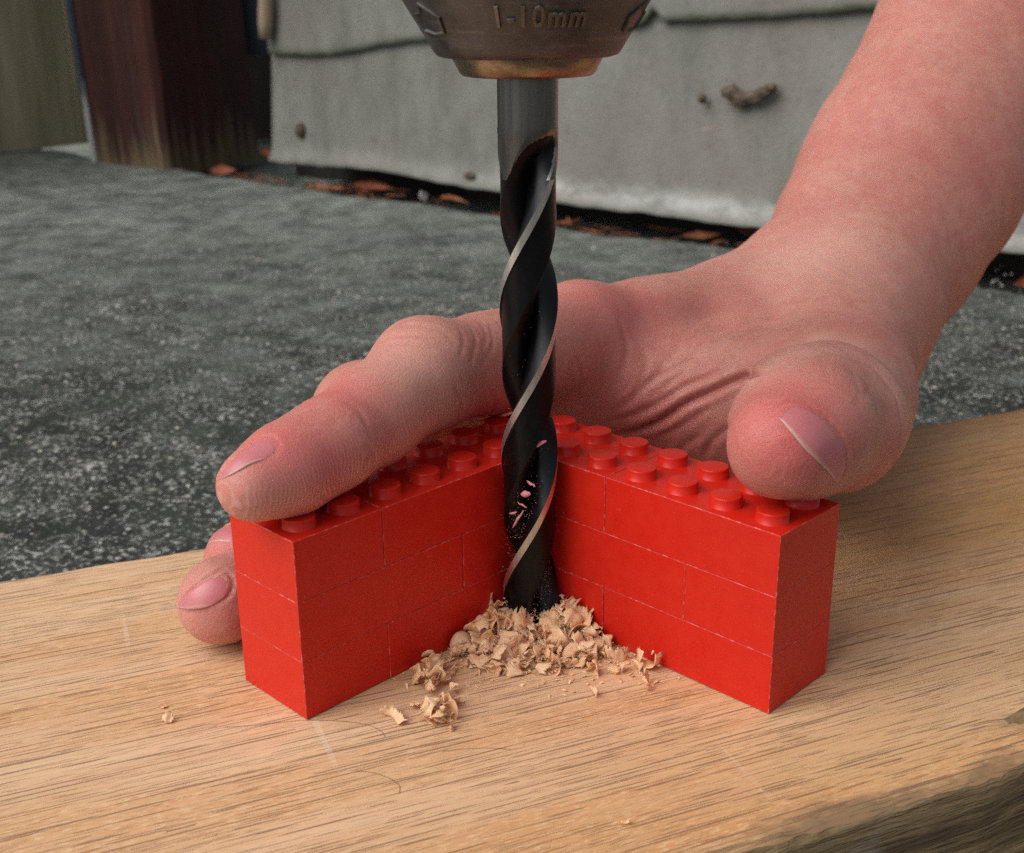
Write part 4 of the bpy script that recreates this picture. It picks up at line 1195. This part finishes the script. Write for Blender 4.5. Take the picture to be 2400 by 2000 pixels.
# ------------------------------------------------------------ litter at the wall foot
def leaf(name, x, y, z, L, w, ang, tilt, curl, mat, label, cat='leaf', grp='dry leaves along the foot of the wall'):
    nu, nv_ = 14, 7; V = []; w = w * .8; L = L * 1.1
    for side in (0, 1):
        for i in range(nu):
            u = i / (nu - 1); ww = w * math.sin(math.pi * u ** .75) ** 1.3 * (1 + .12 * math.sin(19 * u)) + .3
            for j in range(nv_):
                v = j / (nv_ - 1) * 2 - 1
                V.append(((u - .5) * L, v * ww / 2, curl * (abs(v) ** 1.6) * ww * .35 + curl * 4 * (u - .5) ** 2 * L * .10 + side * .6))
    n1 = nu * nv_; F = []
    for i in range(nu - 1):
        for j in range(nv_ - 1):
            a = i * nv_ + j; F.append((a, a + 1, a + nv_ + 1, a + nv_)); F.append((n1 + a, n1 + a + nv_, n1 + a + nv_ + 1, n1 + a + 1))
        for j in (0, nv_ - 1):
            a = i * nv_ + j; F.append((a, a + nv_, n1 + a + nv_, n1 + a))
    R_ = np.array(Matrix.Rotation(ang, 3, 'Z') @ Matrix.Rotation(tilt, 3, 'X')); V = np.array(V) @ R_.T
    p = onz(x, y, z); V[:, 2] -= V[:, 2].min()
    o = mesh_obj(name, V, F, mat, loc=(p[0], p[1], z - .5)); return tag(o, label, cat, grp)
GL_ = GZ - 1
leaf('dry_leaf', 762, 392, GL_ - 4, 46, 12, -.70, .75, -.9, M['leaf'], 'long glossy red orange leaf in the dark gap under the boards')
leaf('dry_leaf', 668, 388, GL_ - 3, 32, 10, -.4, .4, .6, M['leaf2'], 'brown leaf just left of the long red orange one')
leaf('dry_leaf', 460, 357, GL_, 20, 12, .1, .9, .5, M['leaf'], 'crumpled orange leaf at the foot of the red post')
o = leaf('dry_leaf', 568, 322, GZ + 4, 40, 13, -.75, .5, .8, M['leaf'], 'orange leaf lying on the lip at the left end of the boards')
leaf('dry_leaf', 925, 414, GL_, 34, 5, -.9, .6, -1.4, M['leaf2'], 'thin arched brown leaf stalk left of the drill bit')
leaf('dry_leaf', 2112, 585, GL_, 22, 10, .5, .5, .5, M['leaf'], 'orange leaf at the far right beyond the forearm')
leaf('dry_leaf', 1440, 486, GL_, 22, 9, .2, .4, .5, M['leaf2'], 'small brown leaf between the bit and the wrist')
leaf('dry_leaf', 1560, 482, GL_, 26, 10, -.5, .7, .7, M['leaf2'], 'small curled leaf beside the forearm in the gap')
leaf('paper_scrap', 868, 412, GL_, 20, 10, 1.4, 1.1, .2, M['white'], 'white scrap standing in the gap left of the bit', 'scrap', None)
mb = MB()
for k in range(900):                                  # crumbly litter in the gutter
    s_ = rng.uniform(-170, 700); off = rng.normal(8, 11)
    p = wallp(s_, off); zz = GZ - 14 * np.clip(1 - (off - 22) / 16., 0, 1) if off < 38 else GZ
    if p[1] < 560: continue
    c = np.array((p[0], p[1], zz + rng.uniform(0, 3))); r_ = rng.uniform(.8, 3.6)
    T = rng.normal(0, 1, (6, 3)); T /= np.linalg.norm(T, axis=1)[:, None]; 
    V = [c + r_ * np.array(v) * (1, 1, .6) for v in ((1, 0, 0), (-1, .2, 0), (0, 1, .1), (0, -1, 0), (.1, 0, 1), (0, .1, -1))]
    V = [v + rng.normal(0, r_ * .2, 3) for v in V]
    mb.add(V, [(0, 2, 4), (2, 1, 4), (1, 3, 4), (3, 0, 4), (2, 0, 5), (1, 2, 5), (3, 1, 5), (0, 3, 5)])
o = mb.build('litter', M['litter'], None, False); tag(o, 'dark crumbly leaf litter in the gutter under the boards', 'litter', kind='stuff')
mb = MB()
for k in range(170):
    s_ = rng.uniform(-170, 720); p = wallp(s_, rng.normal(6, 9)); L, w = rng.uniform(6, 24), rng.uniform(1.2, 4.5); a = rng.normal(-.73, .5)
    c = np.array((p[0], p[1], GZ - rng.uniform(3, 13))); d = np.array((math.cos(a), math.sin(a), rng.normal(0, .12))); e = np.array((-math.sin(a), math.cos(a), rng.normal(0, .5)))
    bow = rng.uniform(-.25, .35) * L; V = []
    for t_ in (-.5, -.25, 0, .25, .5):
        wv = w * (1 - 3.4 * t_ * t_) + .3; q = c + d * L * t_ + np.array((0, 0, bow * (.25 - t_ * t_)))
        V += [q - e * wv / 2, q + e * wv / 2, q + np.array((0, 0, .7))]
    F = []
    for i in range(4):
        b_ = i * 3; F += [(b_, b_ + 3, b_ + 5, b_ + 2), (b_ + 2, b_ + 5, b_ + 4, b_ + 1), (b_ + 1, b_ + 4, b_ + 3, b_)]
    mb.add(V, F)
o = mb.build('leaf_litter', M['leaf2'], None); tag(o, 'brown leaf slivers and stalks strewn in the gap under the boards', 'leaf litter', kind='stuff')
# grit on the concrete
mb = MB()
for k in range(6500):
    x, y = rng.uniform(-330, 330), 190 + 520 * rng.random() ** 1.9
    if mnoise.noise(Vector((x * .03, y * .03, 2))) < rng.uniform(-.5, .3): continue
    lx = (x - mid[0]) * n_[0] + (y - mid[1]) * n_[1]
    if lx < 61: continue
    r_ = rng.uniform(.25, .9) * (1.6 if rng.random() < .04 else 1); c = np.array((x, y, GZ + .3))
    V = [c + r_ * (np.array(v) * (1.2, 1, .6)) + rng.normal(0, r_ * .2, 3) for v in ((1, 0, 0), (-1, .2, 0), (0, 1, .1), (0, -1, 0), (.1, 0, 1), (0, .1, -1))]
    mb.add(V, [(0, 2, 4), (2, 1, 4), (1, 3, 4), (3, 0, 4), (2, 0, 5), (1, 2, 5), (3, 1, 5), (0, 3, 5)])
o = mb.build('grit', M['grit'], None, False); tag(o, 'pale grit scattered over the dark concrete', 'grit', kind='stuff')
# dried mud daubs on the cladding
def daub(x, y, blobs, label):
    r = ray(x, y); p0 = np.array(wallp(0, 6)); nrm = np.array((WN[0], WN[1], 0)); t = ((p0 - CAM) @ nrm) / (r @ nrm); c = CAM + r * t
    wd = np.array((WD[0], WD[1], 0)); mb = MB()
    for u, v, a, b in blobs:
        V, F = [], []
        for i in range(7):
            th = math.pi * i / 6
            for j in range(10):
                ph = 2 * math.pi * j / 10; rr = 1 + rng.uniform(-.18, .18)
                V.append(wd * (u + a * rr * math.sin(th) * math.cos(ph)) + np.array((0, 0, v + b * rr * math.sin(th) * math.sin(ph))) + nrm * (3.0 * rr * math.cos(th)))
        for i in range(6):
            for j in range(10): F.append((i * 10 + j, i * 10 + (j + 1) % 10, (i + 1) * 10 + (j + 1) % 10, (i + 1) * 10 + j))
        mb.add(V, F)
    o = mb.build('mud_daub', M['mud'], None); o.location = c * S; tag(o, label, 'mud', 'dried mud daubs on the grey boards')
daub(1528, 200, [(-10, 2, 6, 5), (-3, -1, 7, 5), (5, 0, 7, 4), (12, 3, 6, 3.5), (17, 6, 4, 3)], 'crescent of dried mud stuck on the boards left of the forearm')
daub(1440, 203, [(0, 0, 2.5, 3)], 'small brown speck of mud left of the crescent of mud')
daub(615, 268, [(0, 0, 4.5, 6.5)], 'round dark daub of mud low on the boards beside the red post')
daub(965, 362, [(0, 0, 7, 3)], 'flat brown daub just above the foot of the boards, left of the bit')
